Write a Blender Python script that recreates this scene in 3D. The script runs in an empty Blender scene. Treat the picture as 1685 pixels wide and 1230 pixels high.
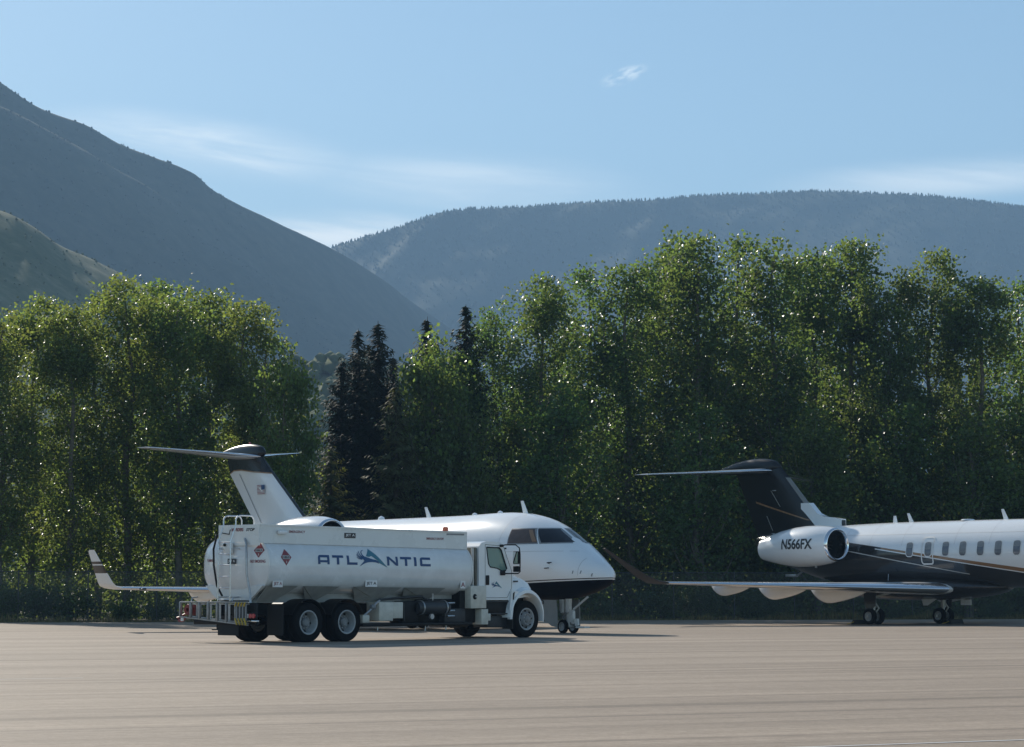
import bpy, bmesh, math, random
import numpy as np
from mathutils import Vector, Matrix

R = math.radians
S = bpy.context.scene
COL = S.collection

# ------------------------------------------------------------------ camera, sky, sun, exposure
CAM_H = 1.34
cam = bpy.data.objects.new('camera', bpy.data.cameras.new('camera'))
COL.objects.link(cam)
cam.data.sensor_fit = 'HORIZONTAL'
cam.data.sensor_width = 36.0
cam.data.lens = 85.46
cam.data.clip_start = 0.1
cam.data.clip_end = 20000
PITCH = R(5.043)
cam.location = (0, 0, CAM_H)
cam.rotation_euler = (R(90) + PITCH, 0, 0)
S.camera = cam

SUN_EL, SUN_AZ = R(28.5), R(-28.5)      # azimuth from +Y towards +X
W = bpy.data.worlds.new('World')
S.world = W
W.use_nodes = True


def build_world():
    nt = W.node_tree
    n = nt.nodes
    n.clear()
    L = nt.links.new
    out = n.new('ShaderNodeOutputWorld')
    bg = n.new('ShaderNodeBackground')
    bg.inputs['Strength'].default_value = 0.095
    sky = n.new('ShaderNodeTexSky')
    sky.sky_type = 'NISHITA'
    sky.sun_disc = False
    sky.sun_elevation = SUN_EL
    sky.sun_rotation = SUN_AZ
    sky.altitude = 1900
    sky.air_density = 1.0
    sky.dust_density = 1.0
    sky.ozone_density = 0.7
    tc = n.new('ShaderNodeTexCoord')
    sep = n.new('ShaderNodeSeparateXYZ')
    L(tc.outputs['Generated'], sep.inputs[0])

    def math_(op, a, b=None, c=None):
        m = n.new('ShaderNodeMath')
        m.operation = op
        for i, v in enumerate((a, b, c)):
            if v is None:
                continue
            if isinstance(v, (int, float)):
                m.inputs[i].default_value = v
            else:
                L(v, m.inputs[i])
        return m.outputs[0]

    def ramp(v, a, b):
        m = n.new('ShaderNodeMapRange')
        m.interpolation_type = 'SMOOTHSTEP'
        L(v, m.inputs[0])
        m.inputs[1].default_value = a
        m.inputs[2].default_value = b
        return m.outputs[0]
    el = math_('MULTIPLY', math_('ARCSINE', sep.outputs[2]), 57.2958)
    az = math_('MULTIPLY', math_('ARCTAN2', sep.outputs[0], sep.outputs[1]), 57.2958)
    comb = n.new('ShaderNodeCombineXYZ')
    L(math_('MULTIPLY', az, 0.115), comb.inputs[0])
    L(math_('ADD', math_('MULTIPLY', el, 0.85), math_('MULTIPLY', az, 0.09)), comb.inputs[1])
    comb.inputs[2].default_value = 3.7
    nz = n.new('ShaderNodeTexNoise')
    nz.inputs['Scale'].default_value = 1.0
    nz.inputs['Detail'].default_value = 7
    nz.inputs['Roughness'].default_value = 0.58
    nz.inputs['Distortion'].default_value = 0.5
    L(comb.outputs[0], nz.inputs['Vector'])
    streak = ramp(nz.outputs[0], 0.36, 0.62)
    # banks of thin cloud just above the hills: (azimuth, elevation, half width, half height, tilt, weight)
    m1 = None
    for ca, ce, wa, we, tl, wt in ((-7.0, 10.25, 4.6, 0.85, -0.13, 0.78), (-1.0, 9.45, 5.2, 0.95, -0.06, 0.66), (-4.0, 8.25, 4.6, 0.75, 0.02, 1.0), (10.5, 9.5, 5.0, 0.60, 0.03, 0.65),
                                   (-22.0, 11.5, 7.0, 1.4, 0.05, 0.5), (24.0, 10.4, 7.0, 1.0, -0.04, 0.5), (0.5, 8.4, 5.0, 0.45, 0.0, 0.45)):
        u = math_('DIVIDE', math_('SUBTRACT', az, ca), wa)
        v = math_('DIVIDE', math_('SUBTRACT', math_('SUBTRACT', el, ce), math_('MULTIPLY', math_('SUBTRACT', az, ca), tl)), we)
        r2 = math_('SQRT', math_('ADD', math_('MULTIPLY', u, u), math_('MULTIPLY', v, v)))
        q = math_('MULTIPLY', math_('SUBTRACT', 1.0, ramp(r2, 0.1, 1.05)), math_('MULTIPLY_ADD', streak, wt * 0.75, wt * 0.25))
        m1 = q if m1 is None else math_('MAXIMUM', m1, q)
    # one small torn wisp higher up
    comb2 = n.new('ShaderNodeCombineXYZ')
    L(math_('MULTIPLY', az, 3.0), comb2.inputs[0])
    L(math_('SUBTRACT', math_('MULTIPLY', el, 6.0), math_('MULTIPLY', az, 2.2)), comb2.inputs[1])
    nz2 = n.new('ShaderNodeTexNoise')
    nz2.inputs['Scale'].default_value = 1.0
    nz2.inputs['Detail'].default_value = 6
    L(comb2.outputs[0], nz2.inputs['Vector'])
    da = math_('DIVIDE', math_('SUBTRACT', az, 2.68), 0.55)
    de = math_('DIVIDE', math_('SUBTRACT', math_('SUBTRACT', el, 12.02), math_('MULTIPLY', math_('SUBTRACT', az, 2.68), 0.3)), 0.2)
    rr = math_('SQRT', math_('ADD', math_('MULTIPLY', da, da), math_('MULTIPLY', de, de)))
    wisp = math_('MULTIPLY', math_('SUBTRACT', 1.0, ramp(rr, 0.4, 1.2)), ramp(nz2.outputs[0], 0.40, 0.60))
    m1 = math_('MAXIMUM', m1, math_('MULTIPLY', wisp, 0.42))
    mix = n.new('ShaderNodeMix')
    mix.data_type = 'RGBA'
    L(m1, mix.inputs['Factor'])
    tint = n.new('ShaderNodeMix')
    tint.data_type = 'RGBA'
    tint.blend_type = 'MULTIPLY'
    tint.inputs['Factor'].default_value = 1
    tint.inputs['B'].default_value = (0.97, 1.08, 1.03, 1)
    L(sky.outputs[0], tint.inputs['A'])
    L(tint.outputs['Result'], mix.inputs['A'])
    mix.inputs['B'].default_value = (12.0, 12.6, 12.6, 1)
    L(mix.outputs['Result'], bg.inputs['Color'])
    L(bg.outputs[0], out.inputs['Surface'])


build_world()

sun = bpy.data.objects.new('sun', bpy.data.lights.new('sun', 'SUN'))
COL.objects.link(sun)
sun.data.energy = 5.0
sun.data.angle = R(0.53)
sun.data.color = (1.0, 0.93, 0.82)
_d = Vector((math.sin(SUN_AZ) * math.cos(SUN_EL), math.cos(SUN_AZ) * math.cos(SUN_EL), math.sin(SUN_EL)))
sun.rotation_euler = _d.to_track_quat('Z', 'Y').to_euler()
sun.location = _d * 200

S.view_settings.view_transform = 'Standard'
S.view_settings.look = 'None'
S.view_settings.exposure = 0.45
S.view_settings.gamma = 1.0
S.view_settings.use_curve_mapping = False
S.cycles.use_denoising = True
S.cycles.max_bounces = 8
S.cycles.diffuse_bounces = 3
S.cycles.glossy_bounces = 3
S.cycles.transmission_bounces = 6
S.cycles.transparent_max_bounces = 12
S.cycles.volume_bounces = 0
S.cycles.sample_clamp_indirect = 6.0

HAZE_DENSITY = 0.00025

# ------------------------------------------------------------------ helpers


def at(px, py, Y):
    """world point on the vertical plane y = Y that is seen at (px, py) of the 1685 x 1230 survey photograph"""
    c, s = math.cos(PITCH), math.sin(PITCH)
    a, b = (px - 842.5) / 4000.0, (615 - py) / 4000.0
    d = np.array([a, c - b * s, s + b * c])
    return np.array([0, 0, CAM_H]) + d * (Y / d[1])


def tag(o, label=None, cat=None, group=None, kind=None):
    if label:
        o['label'] = label
    if cat:
        o['category'] = cat
    if group:
        o['group'] = group
    if kind:
        o['kind'] = kind
    return o


def empty(name, loc=(0, 0, 0), rz=0.0, parent=None):
    o = bpy.data.objects.new(name, None)
    COL.objects.link(o)
    o.location = loc
    o.rotation_euler = (0, 0, rz)
    o.empty_display_size = 0.3
    o.parent = parent
    return o


def link(name, me, parent=None, mats=()):
    o = bpy.data.objects.new(name, me)
    COL.objects.link(o)
    o.parent = parent
    for m in mats:
        me.materials.append(m)
    return o


class MB:
    """collects simple shapes, built as ONE mesh object"""

    def __init__(s):
        s.v, s.f = [], []

    def add(s, V, F):
        b = len(s.v)
        s.v += [tuple(map(float, p)) for p in V]
        s.f += [tuple(i + b for i in f) for f in F]
        return s

    def box(s, x0, x1, y0, y1, z0, z1, bev=0.0):
        if x0 > x1: x0, x1 = x1, x0
        if y0 > y1: y0, y1 = y1, y0
        if z0 > z1: z0, z1 = z1, z0
        if bev <= 0:
            V = [(x, y, z) for x in (x0, x1) for y in (y0, y1) for z in (z0, z1)]
            return s.add(V, [(0, 1, 3, 2), (4, 6, 7, 5), (0, 4, 5, 1), (2, 3, 7, 6), (0, 2, 6, 4), (1, 5, 7, 3)])
        bm = bmesh.new()
        bmesh.ops.create_cube(bm, size=1)
        for v in bm.verts:
            v.co = Vector(((x0 + x1) / 2 + v.co.x * (x1 - x0), (y0 + y1) / 2 + v.co.y * (y1 - y0), (z0 + z1) / 2 + v.co.z * (z1 - z0)))
        bev = min(bev, 0.45 * min(x1 - x0, y1 - y0, z1 - z0))
        bmesh.ops.bevel(bm, geom=bm.edges[:], offset=bev, segments=2, affect='EDGES', profile=0.5)
        bm.verts.index_update()
        s.add([v.co for v in bm.verts], [[v.index for v in f.verts] for f in bm.faces])
        bm.free()
        return s

    def tube(s, pts, r, n=8, cap=True):
        pts = [Vector(p) for p in pts]
        rs = r if isinstance(r, (list, tuple)) else [r] * len(pts)
        rings = []
        ref = None
        for i, p in enumerate(pts):
            a = pts[max(i - 1, 0)]
            b = pts[min(i + 1, len(pts) - 1)]
            d = (b - a).normalized()
            if ref is None:
                ref = Vector((0, 0, 1)) if abs(d.z) < 0.9 else Vector((1, 0, 0))
            u = d.cross(ref)
            if u.length < 1e-6:
                u = d.cross(Vector((0.3, 0.8, 0.5)))
            u.normalize()
            w = u.cross(d).normalized()
            ref = w
            rings.append([p + (u * math.cos(t) + w * math.sin(t)) * rs[i] for t in [2 * math.pi * k / n for k in range(n)]])
        return s.rings(rings, cap)

    def rings(s, rings, cap=True):
        n = len(rings[0])
        V = [p for r_ in rings for p in r_]
        F = []
        for i in range(len(rings) - 1):
            for k in range(n):
                F.append((i * n + k, i * n + (k + 1) % n, (i + 1) * n + (k + 1) % n, (i + 1) * n + k))
        if cap:
            F.append(tuple(range(n))[::-1])
            F.append(tuple((len(rings) - 1) * n + k for k in range(n)))
        return s.add(V, F)

    def lathe(s, prof, o=(0, 0, 0), axis='y', n=28, cap=False):
        """prof: (along, radius)"""
        rings = []
        for a, r in prof:
            ring = []
            for k in range(n):
                t = 2 * math.pi * k / n
                c, q = r * math.cos(t), r * math.sin(t)
                p = {'x': (a, c, q), 'y': (c, a, q), 'z': (c, q, a)}[axis]
                ring.append((o[0] + p[0], o[1] + p[1], o[2] + p[2]))
            rings.append(ring)
        return s.rings(rings, cap)

    def prism(s, poly, d0, d1, plane='xz'):
        """poly: 2D outline, pushed along the third axis"""
        def P(u, v, d):
            return {'xz': (u, d, v), 'xy': (u, v, d), 'yz': (d, u, v)}[plane]
        n = len(poly)
        V = [P(u, v, d0) for u, v in poly] + [P(u, v, d1) for u, v in poly]
        F = [tuple(range(n)), tuple(range(2 * n - 1, n - 1, -1))]
        F += [(i, i + n, (i + 1) % n + n, (i + 1) % n) for i in range(n)]
        return s.add(V, F)

    def mesh(s, name, smooth=35, fix=True):
        me = bpy.data.meshes.new(name)
        me.from_pydata(s.v, [], s.f)
        if fix:
            bm = bmesh.new()
            bm.from_mesh(me)
            bmesh.ops.recalc_face_normals(bm, faces=bm.faces[:])
            bm.to_mesh(me)
            bm.free()
        if smooth:
            me.shade_smooth()
            me.set_sharp_from_angle(angle=R(smooth))
        me.update()
        return me

    def build(s, name, mat, parent=None, smooth=35, fix=True):
        return link(name, s.mesh(name, smooth, fix), parent, [mat])


def fast_mesh(name, V, F, smooth=False):
    """numpy arrays -> mesh (all faces of one size)"""
    me = bpy.data.meshes.new(name)
    V = np.asarray(V, dtype=np.float32)
    F = np.asarray(F, dtype=np.int32)
    k = F.shape[1]
    me.vertices.add(len(V))
    me.vertices.foreach_set('co', V.ravel())
    me.loops.add(F.size)
    me.loops.foreach_set('vertex_index', F.ravel())
    me.polygons.add(len(F))
    me.polygons.foreach_set('loop_start', np.arange(0, F.size, k, dtype=np.int32))
    me.polygons.foreach_set('loop_total', np.full(len(F), k, dtype=np.int32))
    me.update(calc_edges=True)
    if smooth:
        me.shade_smooth()
    return me


def decal(name, polys, fn, mat, parent, step=0.05, ustep=None):
    """flat print: 2D outlines (u, v) laid on a surface by fn(u, v)"""
    bm = bmesh.new()
    for poly in polys:
        vs = [bm.verts.new((u, v, 0)) for u, v in poly]
        try:
            bm.faces.new(vs)
        except ValueError:
            pass
    return _decal_bm(name, bm, fn, mat, parent, step, ustep)


def _decal_bm(name, bm, fn, mat, parent, step, ustep):
    bmesh.ops.triangulate(bm, faces=bm.faces[:])
    for ax, st in ((1, step), (0, ustep)):
        if not st:
            continue
        lo = min(v.co[ax] for v in bm.verts)
        hi = max(v.co[ax] for v in bm.verts)
        k = lo + st
        while k < hi:
            co = [0, 0, 0]; co[ax] = k
            no = [0, 0, 0]; no[ax] = 1
            bmesh.ops.bisect_plane(bm, geom=bm.verts[:] + bm.edges[:] + bm.faces[:], plane_co=co, plane_no=no)
            k += st
    for v in bm.verts:
        v.co = Vector(fn(v.co.x, v.co.y))
    me = bpy.data.meshes.new(name)
    bm.to_mesh(me)
    bm.free()
    return link(name, me, parent, [mat])


def text_decal(name, body, size_h, u0, v0, u1, fn, mat, parent, bold=0.02, step=0.06, shear=0.0):
    """lettering of height size_h whose baseline starts at (u0, v0) and that ends at u1"""
    cu = bpy.data.curves.new(name, 'FONT')
    cu.body = body
    cu.size = 1.0
    cu.offset = bold
    cu.shear = shear
    o = bpy.data.objects.new(name, cu)
    COL.objects.link(o)
    dg = bpy.context.evaluated_depsgraph_get()
    me = o.evaluated_get(dg).to_mesh()
    bm = bmesh.new()
    bm.from_mesh(me)
    o.evaluated_get(dg).to_mesh_clear()
    bpy.data.objects.remove(o)
    xs = [v.co.x for v in bm.verts]
    ys = [v.co.y for v in bm.verts]
    sx = (u1 - u0) / (max(xs) - min(xs))
    sy = size_h / (max(ys) - min(ys))
    mx, my = min(xs), min(ys)
    for v in bm.verts:
        v.co = Vector((u0 + (v.co.x - mx) * sx, v0 + (v.co.y - my) * sy, 0))
    return _decal_bm(name, bm, fn, mat, parent, step, None)


# ------------------------------------------------------------------ materials
def new_mat(name):
    m = bpy.data.materials.new(name)
    m.use_nodes = True
    nt = m.node_tree
    nt.nodes.clear()
    out = nt.nodes.new('ShaderNodeOutputMaterial')
    return m, nt, out


def mat(name, col, rough=0.5, metal=0.0, spec=0.5, var=0.08, vscale=3.0, coat=0.0, bump=0.0, bscale=40.0, rvar=0.0):
    m, nt, out = new_mat(name)
    n, L = nt.nodes, nt.links.new
    p = n.new('ShaderNodeBsdfPrincipled')
    p.inputs['Roughness'].default_value = rough
    p.inputs['Metallic'].default_value = metal
    p.inputs['Specular IOR Level'].default_value = spec
    p.inputs['Coat Weight'].default_value = coat
    p.inputs['Coat Roughness'].default_value = 0.06
    tc = n.new('ShaderNodeTexCoord')
    nz = n.new('ShaderNodeTexNoise')
    nz.inputs['Scale'].default_value = vscale
    nz.inputs['Detail'].default_value = 6
    nz.inputs['Roughness'].default_value = 0.6
    L(tc.outputs['Object'], nz.inputs['Vector'])
    mr = n.new('ShaderNodeMapRange')
    L(nz.outputs[0], mr.inputs[0])
    mr.inputs[1].default_value = 0.3
    mr.inputs[2].default_value = 0.7
    mr.inputs[3].default_value = 1 - var
    mr.inputs[4].default_value = 1 + var
    mx = n.new('ShaderNodeMix')
    mx.data_type = 'RGBA'
    mx.blend_type = 'MULTIPLY'
    mx.inputs['Factor'].default_value = 1
    mx.inputs['A'].default_value = (*col, 1)
    cc = n.new('ShaderNodeCombineColor')
    for i in range(3):
        L(mr.outputs[0], cc.inputs[i])
    L(cc.outputs[0], mx.inputs['B'])
    L(mx.outputs['Result'], p.inputs['Base Color'])
    if rvar:
        mr2 = n.new('ShaderNodeMapRange')
        L(nz.outputs[0], mr2.inputs[0])
        mr2.inputs[1].default_value = 0.3
        mr2.inputs[2].default_value = 0.7
        mr2.inputs[3].default_value = rough - rvar
        mr2.inputs[4].default_value = rough + rvar
        L(mr2.outputs[0], p.inputs['Roughness'])
    if bump:
        nb = n.new('ShaderNodeTexNoise')
        nb.inputs['Scale'].default_value = bscale
        nb.inputs['Detail'].default_value = 4
        L(tc.outputs['Object'], nb.inputs['Vector'])
        b = n.new('ShaderNodeBump')
        b.inputs['Strength'].default_value = bump
        b.inputs['Distance'].default_value = 0.02
        L(nb.outputs[0], b.inputs['Height'])
        L(b.outputs[0], p.inputs['Normal'])
    L(p.outputs[0], out.inputs['Surface'])
    return m


def glass_mat(name, tint, refl=0.06):
    m, nt, out = new_mat(name)
    n, L = nt.nodes, nt.links.new
    tr = n.new('ShaderNodeBsdfTransparent')
    tr.inputs[0].default_value = (*tint, 1)
    gl = n.new('ShaderNodeBsdfGlossy')
    gl.inputs['Roughness'].default_value = 0.03
    fr = n.new('ShaderNodeFresnel')
    fr.inputs[0].default_value = 1.5
    ad = n.new('ShaderNodeMath')
    ad.operation = 'ADD'
    ad.inputs[1].default_value = refl
    L(fr.outputs[0], ad.inputs[0])
    mx = n.new('ShaderNodeMixShader')
    L(ad.outputs[0], mx.inputs[0])
    L(tr.outputs[0], mx.inputs[1])
    L(gl.outputs[0], mx.inputs[2])
    df = n.new('ShaderNodeBsdfDiffuse')      # teal veil painted in for reflections and the bright view through
    df.inputs[0].default_value = (0.42, 0.66, 0.60, 1)
    m2 = n.new('ShaderNodeMixShader')
    m2.inputs[0].default_value = 0.36
    L(mx.outputs[0], m2.inputs[1])
    L(df.outputs[0], m2.inputs[2])
    L(m2.outputs[0], out.inputs['Surface'])
    return m


def leaf_mat(name, col, trans, tfac=0.4, rough=0.38, spec=0.40, hue=0.03):
    m, nt, out = new_mat(name)
    n, L = nt.nodes, nt.links.new
    geo = n.new('ShaderNodeNewGeometry')
    oi = n.new('ShaderNodeObjectInfo')
    ad = n.new('ShaderNodeMath')
    ad.operation = 'ADD'
    L(geo.outputs['Random Per Island'], ad.inputs[0])
    L(oi.outputs['Random'], ad.inputs[1])
    outs = []
    for c in (col, trans):
        hs = n.new('ShaderNodeHueSaturation')
        mr = n.new('ShaderNodeMapRange')
        L(ad.outputs[0], mr.inputs[0])
        mr.inputs[2].default_value = 2
        mr.inputs[3].default_value = 0.5 - hue
        mr.inputs[4].default_value = 0.5 + hue
        mv = n.new('ShaderNodeMapRange')
        L(geo.outputs['Random Per Island'], mv.inputs[0])
        mv.inputs[3].default_value = 0.65
        mv.inputs[4].default_value = 1.35
        L(mr.outputs[0], hs.inputs['Hue'])
        L(mv.outputs[0], hs.inputs['Value'])
        hs.inputs['Color'].default_value = (*c, 1)
        outs.append(hs.outputs[0])
    p = n.new('ShaderNodeBsdfPrincipled')
    L(outs[0], p.inputs['Base Color'])
    p.inputs['Roughness'].default_value = rough
    p.inputs['Specular IOR Level'].default_value = spec
    t = n.new('ShaderNodeBsdfTranslucent')
    L(outs[1], t.inputs[0])
    mx = n.new('ShaderNodeMixShader')
    mx.inputs[0].default_value = tfac
    L(p.outputs[0], mx.inputs[1])
    L(t.outputs[0], mx.inputs[2])
    L(mx.outputs[0], out.inputs['Surface'])
    return m


M = {}
M['truck_white'] = mat('truck_white', (0.70, 0.72, 0.72), 0.28, coat=0.5, var=0.05, vscale=1.2, rvar=0.05)
M['tank_paint'] = mat('tank_paint', (0.72, 0.74, 0.75), 0.24, 0.0, spec=0.6, coat=0.7, var=0.09, vscale=1.5, rvar=0.06)
M['skirt_dirt_shade'] = mat('skirt_dirt_shade', (0.30, 0.31, 0.30), 0.4, var=0.15, vscale=4)  # dirty white, darkened further for the shade under the tank
M['cab_white'] = mat('cab_white', (0.78, 0.80, 0.81), 0.3, coat=0.5, var=0.04, vscale=2)
M['beige_box'] = mat('beige_box', (0.60, 0.57, 0.50), 0.35, var=0.12, vscale=6)
M['jet_white'] = mat('jet_white', (0.82, 0.83, 0.84), 0.22, coat=0.6, var=0.03, vscale=1.5)
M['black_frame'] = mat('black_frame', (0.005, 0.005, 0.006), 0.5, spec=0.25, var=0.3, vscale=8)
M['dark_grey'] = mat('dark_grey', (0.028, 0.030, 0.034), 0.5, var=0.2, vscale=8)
M['mid_grey'] = mat('mid_grey', (0.22, 0.23, 0.24), 0.45, var=0.15, vscale=8)
M['tyre'] = mat('tyre', (0.006, 0.006, 0.007), 0.85, spec=0.15, var=0.25, vscale=10, bump=0.3, bscale=60)
M['shaded_disc'] = mat('shaded_disc', (0.20, 0.205, 0.21), 0.4, var=0.25, vscale=12)  # darker than the rim, to paint in the shade of the recess
M['back_plate_dark'] = mat('back_plate_dark', (0.12, 0.12, 0.10), 0.35, 0.6, var=0.3, vscale=3)
M['shaded_alu'] = mat('shaded_alu', (0.30, 0.30, 0.30), 0.45, 0.6, var=0.2, vscale=12)  # aluminium darkened for the shade at the truck's tail
M['rim'] = mat('rim', (0.38, 0.39, 0.40), 0.42, var=0.15, vscale=9, spec=0.4)
M['alu'] = mat('alu', (0.60, 0.61, 0.62), 0.32, 0.9, var=0.12, vscale=9)
M['chrome'] = mat('chrome', (0.80, 0.81, 0.83), 0.12, 1.0, var=0.04)
M['steel'] = mat('steel', (0.42, 0.43, 0.44), 0.4, 0.7, var=0.15, vscale=12)
M['gear_white'] = mat('gear_white', (0.58, 0.58, 0.56), 0.4, var=0.12, vscale=9)
M['door_grey'] = mat('door_grey', (0.20, 0.20, 0.19), 0.5, var=0.08, vscale=4)
M['mirror_glass'] = mat('mirror_glass', (0.7, 0.72, 0.75), 0.04, 1.0)
M['letter_blue'] = mat('letter_blue', (0.012, 0.055, 0.17), 0.35, var=0.03)
M['emblem_blue'] = mat('emblem_blue', (0.012, 0.07, 0.19), 0.35, var=0.03)
M['emblem_teal'] = mat('emblem_teal', (0.045, 0.19, 0.26), 0.35, var=0.05)
M['print_red'] = mat('print_red', (0.24, 0.045, 0.055), 0.45, var=0.1)
M['print_black'] = mat('print_black', (0.02, 0.02, 0.024), 0.4)
M['print_white'] = mat('print_white', (0.75, 0.75, 0.74), 0.4)
M['print_grey'] = mat('print_grey', (0.42, 0.42, 0.42), 0.4)
M['lamp_red'] = mat('lamp_red', (0.45, 0.02, 0.03), 0.2, coat=0.6)
M['lamp_white'] = mat('lamp_white', (0.75, 0.75, 0.72), 0.2, coat=0.6)
M['orange'] = mat('orange', (0.75, 0.12, 0.05), 0.3, coat=0.4)
M['red_paint'] = mat('red_paint', (0.22, 0.025, 0.02), 0.45, var=0.25, vscale=15)
M['yellow'] = mat('yellow', (0.50, 0.36, 0.05), 0.5, var=0.2, vscale=14)
M['seat'] = mat('seat', (0.09, 0.09, 0.10), 0.8, var=0.2)
M['rubber'] = mat('rubber', (0.02, 0.02, 0.02), 0.8)
M['cockpit_dark'] = mat('cockpit_dark', (0.010, 0.011, 0.016), 0.05, spec=0.35, var=0.3, vscale=5)
M['cockpit_blind'] = mat('cockpit_blind', (0.105, 0.075, 0.065), 0.10, spec=0.3, var=0.2, vscale=4)
M['cabin_window'] = mat('cabin_window', (0.12, 0.13, 0.16), 0.06, spec=0.6, var=0.3, vscale=5)
M['fin_dark'] = mat('fin_dark', (0.008, 0.009, 0.011), 0.25, coat=0.0, spec=0.35, var=0.15, vscale=2)
M['brown_dark'] = mat('brown_dark', (0.020, 0.018, 0.018), 0.22, coat=0.3, var=0.12)
M['winglet_dark'] = mat('winglet_dark', (0.030, 0.031, 0.033), 0.5, spec=0.25, var=0.1)
M['seam_grey'] = mat('seam_grey', (0.50, 0.50, 0.51), 0.4)
M['gold'] = mat('gold', (0.27, 0.145, 0.07), 0.3, coat=0.3, var=0.08)
M['intake'] = mat('intake', (0.035, 0.04, 0.045), 0.35, 0.5)
M['fan'] = mat('fan', (0.10, 0.105, 0.11), 0.3, 0.8)
M['truck_glass'] = glass_mat('truck_glass', (0.72, 0.94, 0.88), 0.05)
M['bark_pale'] = mat('bark_pale', (0.13, 0.115, 0.09), 0.9, var=0.35, vscale=5, bump=0.6, bscale=20)
M['bark_dark'] = mat('bark_dark', (0.06, 0.048, 0.038), 0.9, var=0.3, vscale=5, bump=0.6, bscale=20)
M['poplar_leaf'] = leaf_mat('poplar_leaf', (0.038, 0.072, 0.028), (0.22, 0.31, 0.058), 0.48)
M['pale_leaf'] = leaf_mat('pale_leaf', (0.052, 0.086, 0.030), (0.26, 0.36, 0.065), 0.48)
M['glow_leaf'] = leaf_mat('glow_leaf', (0.050, 0.082, 0.030), (0.29, 0.37, 0.065), 0.50)
M['shrub_leaf'] = leaf_mat('shrub_leaf', (0.04, 0.07, 0.026), (0.10, 0.16, 0.03), 0.30)
M['spruce_needle'] = leaf_mat('spruce_needle', (0.014, 0.024, 0.012), (0.032, 0.040, 0.014), 0.18, rough=0.7, spec=0.12)
M['young_needle'] = leaf_mat('young_needle', (0.075, 0.085, 0.036), (0.16, 0.16, 0.035), 0.3, rough=0.7, spec=0.15)
M['weed'] = leaf_mat('weed', (0.16, 0.14, 0.07), (0.30, 0.25, 0.09), 0.35, rough=0.6, spec=0.2)
M['fence_wire'] = mat('fence_wire', (0.10, 0.11, 0.11), 0.45, 0.6)
M['fence_post'] = mat('fence_post', (0.06, 0.065, 0.065), 0.5, 0.5)

# ------------------------------------------------------------------ the setting


def vnoise(x, y, seed=0):
    """smooth 2D value noise in 0..1 (numpy)"""
    def h(i, j):
        k = (i.astype(np.int64) * 374761393 + j.astype(np.int64) * 668265263 + seed * 974634371) & 0x7fffffff
        k = ((k ^ (k >> 13)) * 1274126177) & 0x7fffffff
        return ((k ^ (k >> 16)) & 0xffff) / 65535.0
    xi, yi = np.floor(x), np.floor(y)
    fx, fy = x - xi, y - yi
    fx, fy = fx * fx * (3 - 2 * fx), fy * fy * (3 - 2 * fy)
    a = h(xi, yi) * (1 - fx) + h(xi + 1, yi) * fx
    b = h(xi, yi + 1) * (1 - fx) + h(xi + 1, yi + 1) * fx
    return a * (1 - fy) + b * fy


def fbm(x, y, seed=0, octaves=5, gain=0.5):
    t, a, n = 0, 1.0, 0
    for o in range(octaves):
        t = t + a * vnoise(x * 2 ** o, y * 2 ** o, seed + o * 17)
        n += a
        a *= gain
    return t / n


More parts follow.
